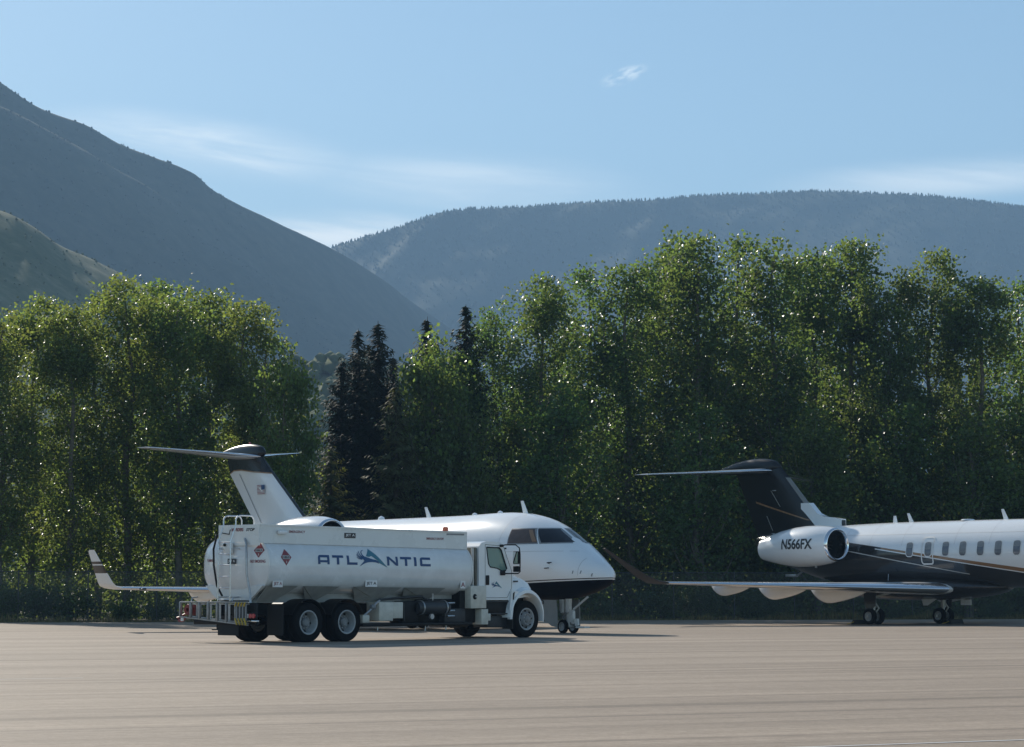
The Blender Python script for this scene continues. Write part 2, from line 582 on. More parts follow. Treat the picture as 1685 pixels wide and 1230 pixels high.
def apron_material():
    m, nt, out = new_mat('apron_concrete')
    n, L = nt.nodes, nt.links.new
    tc = n.new('ShaderNodeTexCoord')
    mp = n.new('ShaderNodeMapping')
    mp.inputs['Rotation'].default_value = (0, 0, R(-24.6))
    L(tc.outputs['Object'], mp.inputs['Vector'])

    def noise(scale, detail=5, rough=0.6, seed=0.0, dist=0.0):
        m2 = n.new('ShaderNodeMapping')
        m2.inputs['Scale'].default_value = scale
        m2.inputs['Location'].default_value = (seed, seed * 1.7, 0)
        L(mp.outputs[0], m2.inputs['Vector'])
        z = n.new('ShaderNodeTexNoise')
        z.inputs['Scale'].default_value = 1
        z.inputs['Detail'].default_value = detail
        z.inputs['Roughness'].default_value = rough
        z.inputs['Distortion'].default_value = dist
        L(m2.outputs[0], z.inputs['Vector'])
        return z.outputs[0]

    def rng(v, a, b, c, d):
        r = n.new('ShaderNodeMapRange')
        L(v, r.inputs[0])
        for i, q in enumerate((a, b, c, d)):
            r.inputs[i + 1].default_value = q
        return r.outputs[0]

    def mul(a, b):
        q = n.new('ShaderNodeMath')
        q.operation = 'MULTIPLY'
        L(a, q.inputs[0])
        L(b, q.inputs[1])
        return q.outputs[0]
    v = rng(noise((0.012, 0.40, 1), 5, 0.65), 0.3, 0.7, 0.84, 1.14)
    v = mul(v, rng(noise((0.03, 1.5, 1), 4, 0.6, 5.0), 0.3, 0.7, 0.92, 1.07))
    v = mul(v, rng(noise((0.14, 0.5, 1), 5, 0.6, 9.0), 0.3, 0.7, 0.94, 1.06))
    v = mul(v, rng(noise((0.9, 2.2, 1), 6, 0.7, 3.0), 0.25, 0.75, 0.95, 1.05))
    v = mul(v, rng(noise((0.02, 3.6, 1), 4, 0.7, 15.0), 0.3, 0.7, 0.90, 1.09))
    v = mul(v, rng(noise((0.05, 0.16, 1), 6, 0.75, 21.0), 0.3, 0.7, 0.88, 1.10))
    v = mul(v, rng(noise((0.25, 0.35, 1), 5, 0.7, 31.0), 0.60, 0.75, 1.0, 0.80))
    v = mul(v, rng(noise((7, 9, 1), 4, 0.8, 12.0), 0.25, 0.75, 0.80, 1.20))
    v = mul(v, rng(noise((2.2, 3.4, 1), 4, 0.8, 17.0), 0.25, 0.75, 0.86, 1.14))
    v = mul(v, rng(noise((22, 26, 1), 3, 0.75, 2.0), 0.25, 0.75, 0.80, 1.20))
    # darker seams between the paving lanes
    for sc, w, dep, sd in ((0.085, 0.984, 0.76, 0.3), (0.031, 0.990, 0.72, 1.1), (0.21, 0.988, 0.90, 2.3)):
        wv = n.new('ShaderNodeTexWave')
        wv.wave_type = 'BANDS'
        wv.bands_direction = 'Y'
        wv.inputs['Scale'].default_value = sc
        wv.inputs['Distortion'].default_value = 0.35
        wv.inputs['Detail'].default_value = 2
        wv.inputs['Detail Scale'].default_value = 0.25
        wv.inputs['Phase Offset'].default_value = sd * 6
        L(mp.outputs[0], wv.inputs['Vector'])
        v = mul(v, rng(wv.outputs[0], w, 1.0, 1.0, dep))
    mx = n.new('ShaderNodeMix')
    mx.data_type = 'RGBA'
    mx.blend_type = 'MULTIPLY'
    mx.inputs['Factor'].default_value = 1
    mx.inputs['A'].default_value = (0.322, 0.258, 0.200, 1)
    cc = n.new('ShaderNodeCombineColor')
    for i in range(3):
        L(v, cc.inputs[i])
    L(cc.outputs[0], mx.inputs['B'])
    p = n.new('ShaderNodeBsdfPrincipled')
    L(mx.outputs['Result'], p.inputs['Base Color'])
    p.inputs['Roughness'].default_value = 0.8
    p.inputs['Specular IOR Level'].default_value = 0.2
    nb = noise((30, 30, 1), 4, 0.7, 7.0)
    b = n.new('ShaderNodeBump')
    b.inputs['Strength'].default_value = 0.35
    b.inputs['Distance'].default_value = 0.02
    L(nb, b.inputs['Height'])
    L(b.outputs[0], p.inputs['Normal'])
    L(p.outputs[0], out.inputs['Surface'])
    return m


def hill_material(name, c0, c1, c2, scale=0.004):
    """grass, bare earth and scrub in patches"""
    m, nt, out = new_mat(name)
    n, L = nt.nodes, nt.links.new
    tc = n.new('ShaderNodeTexCoord')
    z = n.new('ShaderNodeTexNoise')
    z.inputs['Scale'].default_value = scale
    z.inputs['Detail'].default_value = 9
    z.inputs['Roughness'].default_value = 0.68
    L(tc.outputs['Object'], z.inputs['Vector'])
    z2 = n.new('ShaderNodeTexNoise')
    z2.inputs['Scale'].default_value = scale * 11
    z2.inputs['Detail'].default_value = 6
    z2.inputs['Roughness'].default_value = 0.75
    L(tc.outputs['Object'], z2.inputs['Vector'])
    r = n.new('ShaderNodeValToRGB')
    r.color_ramp.elements[0].position = 0.36
    r.color_ramp.elements[0].color = (*c0, 1)
    r.color_ramp.elements[1].position = 0.64
    r.color_ramp.elements[1].color = (*c2, 1)
    e = r.color_ramp.elements.new(0.5)
    e.color = (*c1, 1)
    md = n.new('ShaderNodeMath')
    md.operation = 'MULTIPLY_ADD'
    md.inputs[1].default_value = 0.55
    L(z2.outputs[0], md.inputs[0])
    ml = n.new('ShaderNodeMath')
    ml.operation = 'MULTIPLY'
    ml.inputs[1].default_value = 0.45
    L(z.outputs[0], ml.inputs[0])
    L(ml.outputs[0], md.inputs[2])
    L(md.outputs[0], r.inputs[0])
    p = n.new('ShaderNodeBsdfPrincipled')
    p.inputs['Roughness'].default_value = 0.9
    p.inputs['Specular IOR Level'].default_value = 0.1
    L(r.outputs[0], p.inputs['Base Color'])
    L(p.outputs[0], out.inputs['Surface'])
    return m


# haze: pale, even air round the camera and everything that stands here
hz = MB().box(-3400, 3400, -400, 4150, -8, 640).build('haze', None, smooth=0)
hz.data.materials.clear()
_m, _nt, _out = new_mat('haze_air')
_v = _nt.nodes.new('ShaderNodeVolumePrincipled')
_v.inputs['Color'].default_value = (0.41, 0.67, 1.0, 1)
_v.inputs['Density'].default_value = HAZE_DENSITY
_v.inputs['Anisotropy'].default_value = 0.0
_nt.links.new(_v.outputs[0], _out.inputs['Volume'])
hz.data.materials.append(_m)
tag(hz, kind='stuff')
hz['label'] = 'pale blue haze that fades the far mountains'

# far ground beyond the apron
EDGE0, EDGE1 = np.array([-20.0, 95.0]), np.array([24.0, 106.5])
_ed = (EDGE1 - EDGE0) / np.linalg.norm(EDGE1 - EDGE0)
_en = np.array([-_ed[1], _ed[0]])


def edge_y(x):
    return EDGE0[1] + (x - EDGE0[0]) * _ed[1] / _ed[0]


g = MB()
g.add([(-3300, -390, -0.03), (3300, -390, -0.03), (3300, 4050, -0.03), (-3300, 4050, -0.03)], [(0, 1, 2, 3)])
tag(g.build('ground', hill_material('dry_ground', (0.09, 0.085, 0.05), (0.12, 0.105, 0.07), (0.15, 0.125, 0.085), 0.05), smooth=0), kind='structure')
ap = MB()
_n = 80
xs_ = np.linspace(-160, 160, _n)
rngj = random.Random(5)
V = [(x, -60, 0.0) for x in xs_] + [(x, edge_y(x) + rngj.uniform(-.25, .25), 0.0) for x in xs_]
ap.add(V, [(i, i + 1, _n + i + 1, _n + i) for i in range(_n - 1)])
tag(ap.build('apron', apron_material(), smooth=0), kind='structure')

# faded painted guide lines on the apron
mw, nt, out = new_mat('worn_white_line')
p = nt.nodes.new('ShaderNodeBsdfPrincipled')
p.inputs['Base Color'].default_value = (0.62, 0.60, 0.57, 1)
p.inputs['Roughness'].default_value = 0.6
nt.links.new(p.outputs[0], out.inputs['Surface'])
for (x0, y0, x1, y1, w) in ((1.4, 20.2, 16.0, 27.2, 0.07), (-24.0, 28.0, -6.4, 36.55, 0.06)):
    d = Vector((x1 - x0, y1 - y0, 0)).normalized()
    nn = Vector((-d.y, d.x, 0)) * w / 2
    a, b = Vector((x0, y0, 0.004)), Vector((x1, y1, 0.004))
    mb = MB()
    mb.add([a - nn, b - nn, b + nn, a + nn], [(0, 1, 2, 3)])
    tag(mb.build('guide_line', mw, smooth=0), kind='structure')


def pchip(xs, ys):
    """monotone cubic through the points -> function of numpy arrays"""
    xs, ys = np.asarray(xs, float), np.asarray(ys, float)
    if xs[0] > xs[-1]:
        xs, ys = xs[::-1], ys[::-1]
    h = np.diff(xs)
    dl = np.diff(ys) / h
    m = np.zeros(len(xs))
    for i in range(1, len(xs) - 1):
        if dl[i - 1] * dl[i] > 0:
            w1, w2 = 2 * h[i] + h[i - 1], h[i] + 2 * h[i - 1]
            m[i] = (w1 + w2) / (w1 / dl[i - 1] + w2 / dl[i])
    m[0], m[-1] = dl[0], dl[-1]

    def f(x):
        x = np.clip(np.asarray(x, float), xs[0], xs[-1])
        i = np.clip(np.searchsorted(xs, x) - 1, 0, len(h) - 1)
        t = (x - xs[i]) / h[i]
        return ((1 + 2 * t) * (1 - t) ** 2 * ys[i] + t * (1 - t) ** 2 * h[i] * m[i]
                + t * t * (3 - 2 * t) * ys[i + 1] + t * t * (t - 1) * h[i] * m[i + 1])
    return f


def ridge_sheet(skyline, down, length, slope, amp, seed, nu=420, nv=70, back=0.55, gully=90.0, crest=6.0):
    """a hill side that falls from a surveyed skyline; skyline: (px, py, distance)"""
    sk = np.array(skyline, float)
    fpy, fD = pchip(sk[:, 0], sk[:, 1]), pchip(sk[:, 0], sk[:, 2])
    px = np.linspace(sk[0, 0], sk[-1, 0], nu)
    ridge = np.array([at(a, b, c) for a, b, c in zip(px, fpy(px), fD(px))])
    ridge[:, 2] = np.maximum(ridge[:, 2], -2)
    t = np.linspace(0, 1, nv) ** 1.35
    dx, dy = down
    rows = []
    arc = np.concatenate([[0], np.cumsum(np.hypot(np.diff(ridge[:, 0]), np.diff(ridge[:, 1])))])
    for side in (-1, 1):
        for k in (range(nv - 1, 0, -1) if side < 0 else range(nv)):
            d = t[k] * length * (back if side < 0 else 1)
            drop = (d - crest * (1 - math.exp(-d / crest))) * slope * (1.12 - 0.25 * t[k])
            x = ridge[:, 0] + dx * d * (1 if side > 0 else -1)
            y = ridge[:, 1] + dy * d * (1 if side > 0 else -1)
            g1 = np.abs(fbm(arc / gully + 0.25 * np.sin(d / 120.0), np.full(nu, d / (gully * 6)), seed, 4) - 0.5) * 2
            g2 = fbm(x / 60.0, y / 60.0, seed + 3, 5) - 0.5
            fade = min(1.0, d / (amp * 4.0))
            z = ridge[:, 2] - drop + (g1 - 0.35) * amp * fade + g2 * amp * 0.55 * fade + g2 * 1.2
            rows.append(np.stack([x, y, np.maximum(z, -6.0)], 1))
    rows = np.array(rows)
    nr = len(rows)
    V = rows.reshape(-1, 3)
    i = np.arange(nr - 1)[:, None] * nu + np.arange(nu - 1)[None, :]
    F = np.stack([i, i + nu, i + nu + 1, i + 1], -1).reshape(-1, 4)
    return V, F, rows


def scatter_plants(name, rows, count, hmin, hmax, matl, label, seed, rowsel, conifer=True, bias=1.0, xlim=None):
    """a far-off wood: many little trees standing on a hill side, one object"""
    rg = np.random.default_rng(seed)
    nr, nu = rows.shape[:2]
    r0, r1 = rowsel
    a = r0 + (r1 - r0) * rg.random(count) ** bias
    b = rg.random(count) * (nu - 1.001)
    if xlim:
        b = (xlim[0] + (xlim[1] - xlim[0]) * rg.random(count)) * (nu - 1.001)
    ia, ib = a.astype(int), b.astype(int)
    ia = np.clip(ia, 0, nr - 2)
    fa, fb = (a - ia)[:, None], (b - ib)[:, None]
    P = (rows[ia, ib] * (1 - fa) * (1 - fb) + rows[ia + 1, ib] * fa * (1 - fb) + rows[ia, ib + 1] * (1 - fa) * fb + rows[ia + 1, ib + 1] * fa * fb)
    h = hmin + (hmax - hmin) * rg.random(count) ** 1.6
    Vs, Fs = [], []
    k = 5
    ang = np.arange(k) * 2 * np.pi / k
    for lev, (zz, rad) in enumerate(((-0.15, 0.5 if not conifer else 0.26), (0.45, 0.62 if not conifer else 0.19))):
        pass
    prof = ((-0.15, 0.24), (0.12, 0.30), (0.55, 0.17)) if conifer else ((-0.2, 0.4), (0.25, 0.62), (0.75, 0.40))
    nv = k * 3 + 1
    V = np.zeros((count, nv, 3))
    for l, (zz, rad) in enumerate(prof):
        jit = 0.75 + 0.5 * rg.random((count, k))
        ph = rg.random(count)[:, None] * 6
        V[:, l * k:(l + 1) * k, 0] = P[:, 0:1] + h[:, None] * rad * jit * np.cos(ang + ph)
        V[:, l * k:(l + 1) * k, 1] = P[:, 1:2] + h[:, None] * rad * jit * np.sin(ang + ph)
        V[:, l * k:(l + 1) * k, 2] = P[:, 2:3] + h[:, None] * (zz + 0.1 * (rg.random((count, k)) - .5))
    V[:, -1] = P + np.stack([h * 0, h * 0, h], 1)
    f = []
    for l in range(2):
        for q in range(k):
            a0, a1 = l * k + q, l * k + (q + 1) % k
            f += [(a0, a1, a1 + k), (a0, a1 + k, a0 + k)]
    f += [(2 * k + q, 2 * k + (q + 1) % k, nv - 1) for q in range(k)]
    F = (np.array(f)[None] + (np.arange(count) * nv)[:, None, None]).reshape(-1, 3)
    o = link(name, fast_mesh(name, V.reshape(-1, 3), F), None, [matl])
    return tag(o, label, None, None, 'stuff')


hm1 = hill_material('sage_slope', (0.036, 0.050, 0.028), (0.066, 0.074, 0.044), (0.110, 0.108, 0.070), 0.006)
hm2 = hill_material('wooded_slope', (0.036, 0.052, 0.030), (0.052, 0.064, 0.040), (0.066, 0.074, 0.050), 0.004)
hm3 = hill_material('grassy_slope', (0.07, 0.092, 0.038), (0.125, 0.135, 0.06), (0.22, 0.205, 0.115), 0.012)
scrub = mat('scrub', (0.050, 0.060, 0.036), 0.9, spec=0.1, var=0.35, vscale=0.05)
scrub_far = mat('scrub_far', (0.042, 0.054, 0.034), 0.9, spec=0.1, var=0.35, vscale=0.03)
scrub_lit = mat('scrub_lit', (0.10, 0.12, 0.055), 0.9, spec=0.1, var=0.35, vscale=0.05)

# far wooded mountain (behind)
V, F, rows = ridge_sheet([(250, 590, 2800), (420, 480, 2850), (545, 410, 2900), (600, 392, 2900), (660, 374, 2920), (720, 354, 2950), (780, 345, 2980), (870, 342, 3000), (960, 335, 3050),
                          (1080, 330, 3050), (1150, 324, 3100), (1240, 320, 3100), (1340, 316, 3100), (1440, 320, 3080), (1520, 323, 3060), (1600, 332, 3050), (1685, 342, 3030),
                          (1850, 370, 3000), (2100, 420, 2950), (2500, 520, 2900)],
                         (-0.25, -0.97), 1500, 0.46, 15, 11, nu=520, nv=90, gully=170, crest=8)
tag(link('mountain', fast_mesh('mountain', V, F, True), None, [hm2]), kind='structure')
nv_ = 90
scatter_plants('far_wood', rows, 12000, 2.0, 5.2, scrub_far, 'small dark conifers scattered over the far mountain and along its skyline', 3, (nv_ - 3, nv_ + 58), True, 1.5, (0.1, 0.86))

# near mountain on the left, with an inner spur
V1, F1, rows1 = ridge_sheet([(-1100, 20, 1755), (-700, -60, 1794), (-400, -30, 1820), (-160, 45, 1820), (0, 139, 1820), (60, 177, 1833), (145, 209, 1846), (200, 242, 1872), (250, 260, 1885), (315, 285, 1911),
                             (350, 314, 1937), (410, 347, 1976), (470, 374, 2015), (540, 407, 2080), (600, 442, 2132), (670, 492, 2210), (745, 545, 2288), (800, 585, 2340), (900, 660, 2405), (1100, 790, 2470), (1400, 940, 2535)],
                            (0.30, -0.95), 820, 0.58, 24, 23, nu=620, nv=70, gully=120, crest=10)
tag(link('mountain', fast_mesh('mountain', V1, F1, True), None, [hm1]), kind='structure')
V2, F2, rows2 = ridge_sheet([(-500, 90, 1609), (-200, 120, 1635), (0, 175, 1675), (100, 228, 1702), (200, 284, 1729), (240, 306, 1742), (280, 336, 1755), (340, 402, 1768), (400, 434, 1782), (470, 490, 1795),
                             (560, 556, 1822), (640, 620, 1848), (760, 715, 1888), (950, 850, 1928), (1150, 960, 1968)],
                            (0.18, -0.98), 560, 0.60, 13, 31, nu=420, nv=60, gully=85, crest=22)
tag(link('mountain_spur', fast_mesh('mountain_spur', V2, F2, True), None, [hm1]), kind='structure')
scatter_plants('ridge_scrub', rows1, 700, 0.6, 2.0, scrub, 'dark scrub and small trees along the ridge of the near left mountain', 7, (70 + 1, 70 + 30), False, 1.6, (0.30, 0.60))
scatter_plants('slope_scrub', rows2, 2500, 0.6, 1.5, scrub, 'low scrub dotting the shaded slope of the near left mountain', 9, (60, 60 + 50), False, 1.0, (0.2, 0.85))

# low grassy foothill at far left and a wooded rise in the gap between the trees
V3, F3, rows3 = ridge_sheet([(-500, 250, 820), (-200, 300, 840), (0, 350, 860), (45, 372, 865), (90, 402, 870), (140, 424, 880), (210, 460, 890), (300, 512, 900), (400, 580, 920), (520, 660, 940), (700, 790, 960), (900, 940, 980)],
                            (0.30, -0.95), 330, 0.46, 9, 41, nu=360, nv=60, gully=48, crest=22)
tag(link('foothill', fast_mesh('foothill', V3, F3, True), None, [hm3]), kind='structure')
scatter_plants('foothill_scrub', rows3, 700, 0.4, 1.1, scrub_lit, 'small bushes on the low grassy foothill at far left', 13, (60, 60 + 45), False, 1.0, (0.25, 0.75))
V4, F4, rows4 = ridge_sheet([(300, 690, 560), (420, 640, 570), (500, 618, 580), (560, 612, 585), (640, 622, 590), (760, 650, 600), (900, 700, 610), (1100, 760, 620), (1500, 800, 640), (2000, 830, 660)],
                            (0.05, -1), 190, 0.30, 6, 51, nu=260, nv=40, gully=40)
tag(link('wooded_rise', fast_mesh('wooded_rise', V4, F4, True), None, [hm3]), kind='structure')
scatter_plants('distant_wood', rows4, 2600, 2.2, 5.5, scrub_lit, 'pale hazy bushes covering the low rise seen between the two tree groups', 15, (38, 74), False, 1.0, (0.0, 0.8))

# ------------------------------------------------------------------ trees, shrubs, fence


def leaves(centres, size, rg, updown=0.0):
    """kite shaped leaves, folded along the midrib (2 triangles each)"""
    n = len(centres)
    a = rg.normal(size=(n, 3))
    a[:, 2] -= updown
    a /= np.linalg.norm(a, axis=1)[:, None]
    b = rg.normal(size=(n, 3))
    b -= (b * a).sum(1)[:, None] * a
    b /= np.linalg.norm(b, axis=1)[:, None]
    c = np.cross(a, b)
    s = (size * (0.7 + 0.6 * rg.random(n)))[:, None]
    V = np.zeros((n, 4, 3))
    V[:, 0] = centres - a * s * 0.5
    V[:, 1] = centres + b * s * 0.42 - a * s * 0.08 + c * s * 0.12
    V[:, 2] = centres + a * s * 0.5
    V[:, 3] = centres - b * s * 0.42 - a * s * 0.08 + c * s * 0.12
    base = (np.arange(n) * 4)[:, None]
    F = np.concatenate([base + np.array([[0, 1, 2]]), base + np.array([[0, 2, 3]])], 0)
    return V.reshape(-1, 3), F


def poplar_meshes(seed, H=15.0, rmax=1.75, n_clump=430, per=62, low=0.07, leaf=0.135, lean=0.30):
    rg = np.random.default_rng(seed)
    rd = random.Random(seed)
    fr = pchip([0, 0.06, 0.16, 0.35, 0.6, 0.8, 0.92, 0.98, 1.0], np.array([0.2, 0.45, 0.75, 1.0, 1.02, 0.88, 0.64, 0.40, 0.16]) * rmax)
    wob = [(rd.uniform(-lean, lean), rd.uniform(-lean, lean)) for _ in range(7)]

    def axis(t):
        f = t * 5.999
        i = int(f)
        return ((wob[i][0] * (1 - f + i) + wob[i + 1][0] * (f - i)) * min(1, t * 3), (wob[i][1] * (1 - f + i) + wob[i + 1][1] * (f - i)) * min(1, t * 3))
    tr = MB()
    pts, rs = [], []
    for k in range(9):
        t = k / 8 * 0.93
        ax = axis(t)
        pts.append((ax[0], ax[1], t * H - (0.1 if k == 0 else 0)))
        rs.append(0.16 * (1 - t) ** 0.8 + 0.015)
    tr.tube(pts, rs, 8)
    clumps = []
    # side leaders make the bumpy outline
    lobes = []
    for k in range(rd.randint(7, 9)):
        an = rd.uniform(0, 6.28)
        z = rd.uniform(0.40, 0.93)
        r = float(fr(z)) * rd.uniform(0.5, 0.85)
        lobes.append((math.cos(an) * r, math.sin(an) * r, z, rd.uniform(0.4, 0.75), rd.uniform(0.9, 1.9)))
    for k in range(34):
        t = rd.uniform(0.08, 0.86)
        ax = axis(t)
        an = rd.uniform(0, 6.283)
        ln = rd.uniform(1.3, 3.2) * (1.1 - 0.5 * t)
        rr = min(float(fr(min(1, t + ln * 0.8 / H))), ln * 0.62)
        p0 = Vector((ax[0], ax[1], t * H))
        p2 = p0 + Vector((math.cos(an) * rr, math.sin(an) * rr, ln * 0.85))
        p1 = p0.lerp(p2, 0.5) + Vector((math.cos(an) * rr * 0.14, math.sin(an) * rr * 0.14, -0.1))
        tr.tube([p0, p1, p2], [0.05 * (1.05 - t), 0.032 * (1.05 - t), 0.008], 5, cap=False)
        for q in (0.45, 0.7, 0.95, 1.05):
            p = p0.lerp(p2, q)
            clumps.append((p.x, p.y, p.z, 0.30))
    while len(clumps) < n_clump:
        t = low + (1 - low) * rg.random() ** 0.9
        ax = axis(min(t, 0.999))
        an = rg.random() * 6.283
        r = float(fr(t)) * math.sqrt(rg.random()) * (0.85 + 0.3 * rg.random())
        clumps.append((ax[0] + math.cos(an) * r, ax[1] + math.sin(an) * r, t * H * 0.985, 0.22 + 0.10 * rg.random()))
    for (lx, ly, z, lr, lh) in lobes:
        ax = axis(z)
        for k in range(18):
            v = rg.normal(size=3)
            v /= np.linalg.norm(v)
            v *= rg.random() ** 0.33
            clumps.append((ax[0] + lx + v[0] * lr, ly + ax[1] + v[1] * lr, z * H + v[2] * lh, 0.25))
    C = np.array(clumps)
    # thin the crown unevenly so that it has holes
    keep = fbm(C[:, 0] * 0.9 + C[:, 1] * 0.7, C[:, 2] * 0.55, seed, 2) > 0.42
    C = C[keep | (rg.random(len(C)) < 0.25)]
    cnt = (per * (0.6 + 0.8 * rg.random(len(C)))).astype(int)
    idx = np.repeat(np.arange(len(C)), cnt)
    off = rg.normal(size=(len(idx), 3)) * C[idx, 3:4] * np.array([1, 1, 0.85])
    P = C[idx, :3] + off
    P = P[P[:, 2] > 0.25]
    V, F = leaves(P, leaf, rg, 0.35)
    return tr.mesh('poplar_trunk', 60), fast_mesh('poplar_crown', V, F)


def shrub_meshes(seed, H=1.8, Rr=1.2, n=2600, leaf=0.11):
    rg = np.random.default_rng(seed)
    rd = random.Random(seed)
    st = MB()
    cl = []
    for k in range(9):
        an, el = rd.uniform(0, 6.283), rd.uniform(0.9, 1.45)
        ln = rd.uniform(0.5, 0.85) * H
        d = Vector((math.cos(an) * math.cos(el) * Rr / H * 1.3, math.sin(an) * math.cos(el) * Rr / H * 1.3, math.sin(el)))
        st.tube([(0.1 * math.cos(an), 0.1 * math.sin(an), -0.05), d * ln * 0.5, d * ln], [0.022, 0.014, 0.005], 5, cap=False)
    for k in range(60):
        v = rg.normal(size=3)
        v /= np.linalg.norm(v)
        v *= rg.random() ** 0.45
        cl.append((v[0] * Rr, v[1] * Rr, H * 0.48 + v[2] * H * 0.5 * rd.uniform(0.7, 1.05)))
    cl = np.array(cl)
    idx = rg.integers(0, len(cl), n)
    P = cl[idx] + rg.normal(size=(n, 3)) * 0.19
    P = P[P[:, 2] > 0.02]
    V, F = leaves(P, leaf, rg, 0.2)
    return st.mesh('shrub_stem', 60), fast_mesh('shrub_crown', V, F)


def spruce_meshes(seed, H=14.0, rmax=2.2, top=1.0, dens=1.0):
    rg = np.random.default_rng(seed)
    rd = random.Random(seed)
    tr = MB()
    tr.tube([(0, 0, -0.1), (0.02, 0, H * 0.5), (0, 0.02, H)], [0.20, 0.11, 0.012], 8)
    Vs = []
    z = 0.6
    while z < H - 0.15:
        t = z / H
        L0 = rmax * (1 - t) ** 0.55 * min(1.0, max(0.12, (1 - t) / 0.13)) ** 0.8 * (0.85 + 0.3 * rd.random()) + 0.10
        nb = int((5 if t < 0.85 else 4) * dens)
        for b in range(nb):
            an = rd.uniform(0, 6.283)
            L1 = L0 * rd.uniform(0.65, 1.12)
            up = 0.30 if t > 0.8 else -0.12
            steps = max(3, int(L1 / 0.11))
            dx, dy = math.cos(an), math.sin(an)
            for s in range(steps):
                q = (s + rd.random()) / steps
                px, py = dx * L1 * q, dy * L1 * q
                pz = z + rd.uniform(-.05, .05) + up * L1 * q - 0.22 * L1 * math.sin(q * 2.4) + 0.10 * L1 * q * q
                for side in (-1, 1):
                    ln = rd.uniform(0.26, 0.52) * (1.15 - 0.55 * q)
                    ex = px + dx * ln * 0.55 - dy * side * ln * 0.7
                    ey = py + dy * ln * 0.55 + dx * side * ln * 0.7
                    ez = pz - ln * rd.uniform(0.1, 0.75)
                    w = 0.07
                    Vs += [(px - dx * w, py - dy * w, pz + w * .5), (px + dx * w, py + dy * w, pz - w * .5), (ex, ey, ez)]
        z += rd.uniform(0.09, 0.15)
    V = np.array(Vs)
    F = np.arange(len(V)).reshape(-1, 3)
    return tr.mesh('spruce_trunk', 60), fast_mesh('spruce_crown', V, F)


POP = [poplar_meshes(100 + k, rmax=(1.75, 1.6, 1.95, 1.65, 1.9, 1.5)[k], n_clump=(380, 330, 420, 350, 400, 320)[k], per=39, leaf=0.14) for k in range(6)]
for tm, cm in POP:
    tm.materials.append(M['bark_pale'])
    cm.materials.append(M['poplar_leaf'])
YNG = [poplar_meshes(200 + k, H=8.0, rmax=1.6, n_clump=150, per=42, low=0.03, leaf=0.14) for k in range(3)]
for tm, cm in YNG:
    tm.materials.append(M['bark_pale'])
    cm.materials.append(M['pale_leaf'])
SPR = [spruce_meshes(300, 14, 3.1), spruce_meshes(301, 14, 2.8), spruce_meshes(302, 9, 2.3, dens=0.9)]
for k, (tm, cm) in enumerate(SPR):
    tm.materials.append(M['bark_dark'])
    cm.materials.append(M['spruce_needle'] if k < 2 else M['young_needle'])
SHR = [shrub_meshes(400), shrub_meshes(401, 1.3, 1.0, 1900), shrub_meshes(402, 2.4, 1.1, 3000)]
for tm, cm in SHR:
    tm.materials.append(M['bark_dark'])
    cm.materials.append(M['shrub_leaf'])


def plant(name, meshes, px, py_top, D, label, cat, group, h0, rz=0.0, zb=0.0, wid=1.0):
    """stands a tree whose crown tip reaches the given sight line"""
    p = at(px, py_top, D)
    s = max(0.3, (p[2] - zb) / h0)
    o = empty(name, (p[0], p[1], zb - 0.03), rz)
    o.scale = (s * wid, s * wid, s)
    tag(o, label, cat, group)
    link('trunk', meshes[0], o)
    c = link('crown', meshes[1], o)
    if group == LG:          # paler leaves put the hazy glow over the left group into colour
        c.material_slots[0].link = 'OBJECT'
        c.material_slots[0].material = M['glow_leaf']
    return o


_rt = random.Random(77)
LG, RG = 'poplars of the left tree group', 'poplars of the right tree group'
left_trees = [
    (-60, 500, 105, 0, 'poplar at the extreme left edge with only its right side showing'),
    (8, 503, 101, 1, 'leftmost whole poplar of the left group, with a trunk at its foot'),
    (62, 486, 106, 2, 'rounded poplar second from the left edge, below the grassy foothill'),
    (122, 500, 103, 3, 'poplar standing straight above the white winglet with dark stripes'),
    (168, 478, 107, 4, 'broad poplar between the striped winglet and the left tip of the left tailplane'),
    (214, 456, 105, 2, 'tallest poplar of the left group, near its middle'),
    (262, 462, 109, 5, 'slim poplar just right of the tallest one in the left group'),
    (300, 466, 104, 1, 'poplar rising above the left half of the left jet tailplane'),
    (346, 476, 108, 3, 'poplar whose narrow top stands left of the fin of the left jet'),
    (404, 494, 105, 5, 'lone pointed poplar top at the right shoulder of the left group'),
    (444, 548, 104, 4, 'lower poplar behind the black capped fin of the left jet'),
]
for px, py, D, k, lab in left_trees:
    plant('poplar_tree', POP[k], px, py, D, lab, 'tree', LG, 15.0, _rt.uniform(0, 6.28), wid=_rt.uniform(0.96, 1.10))
plant('poplar_tree', YNG[0], 472, 600, 101, 'short bright green poplar at the right end of the left group, beside the dark spruces', 'tree', LG, 8.0, 0.4, wid=0.66)

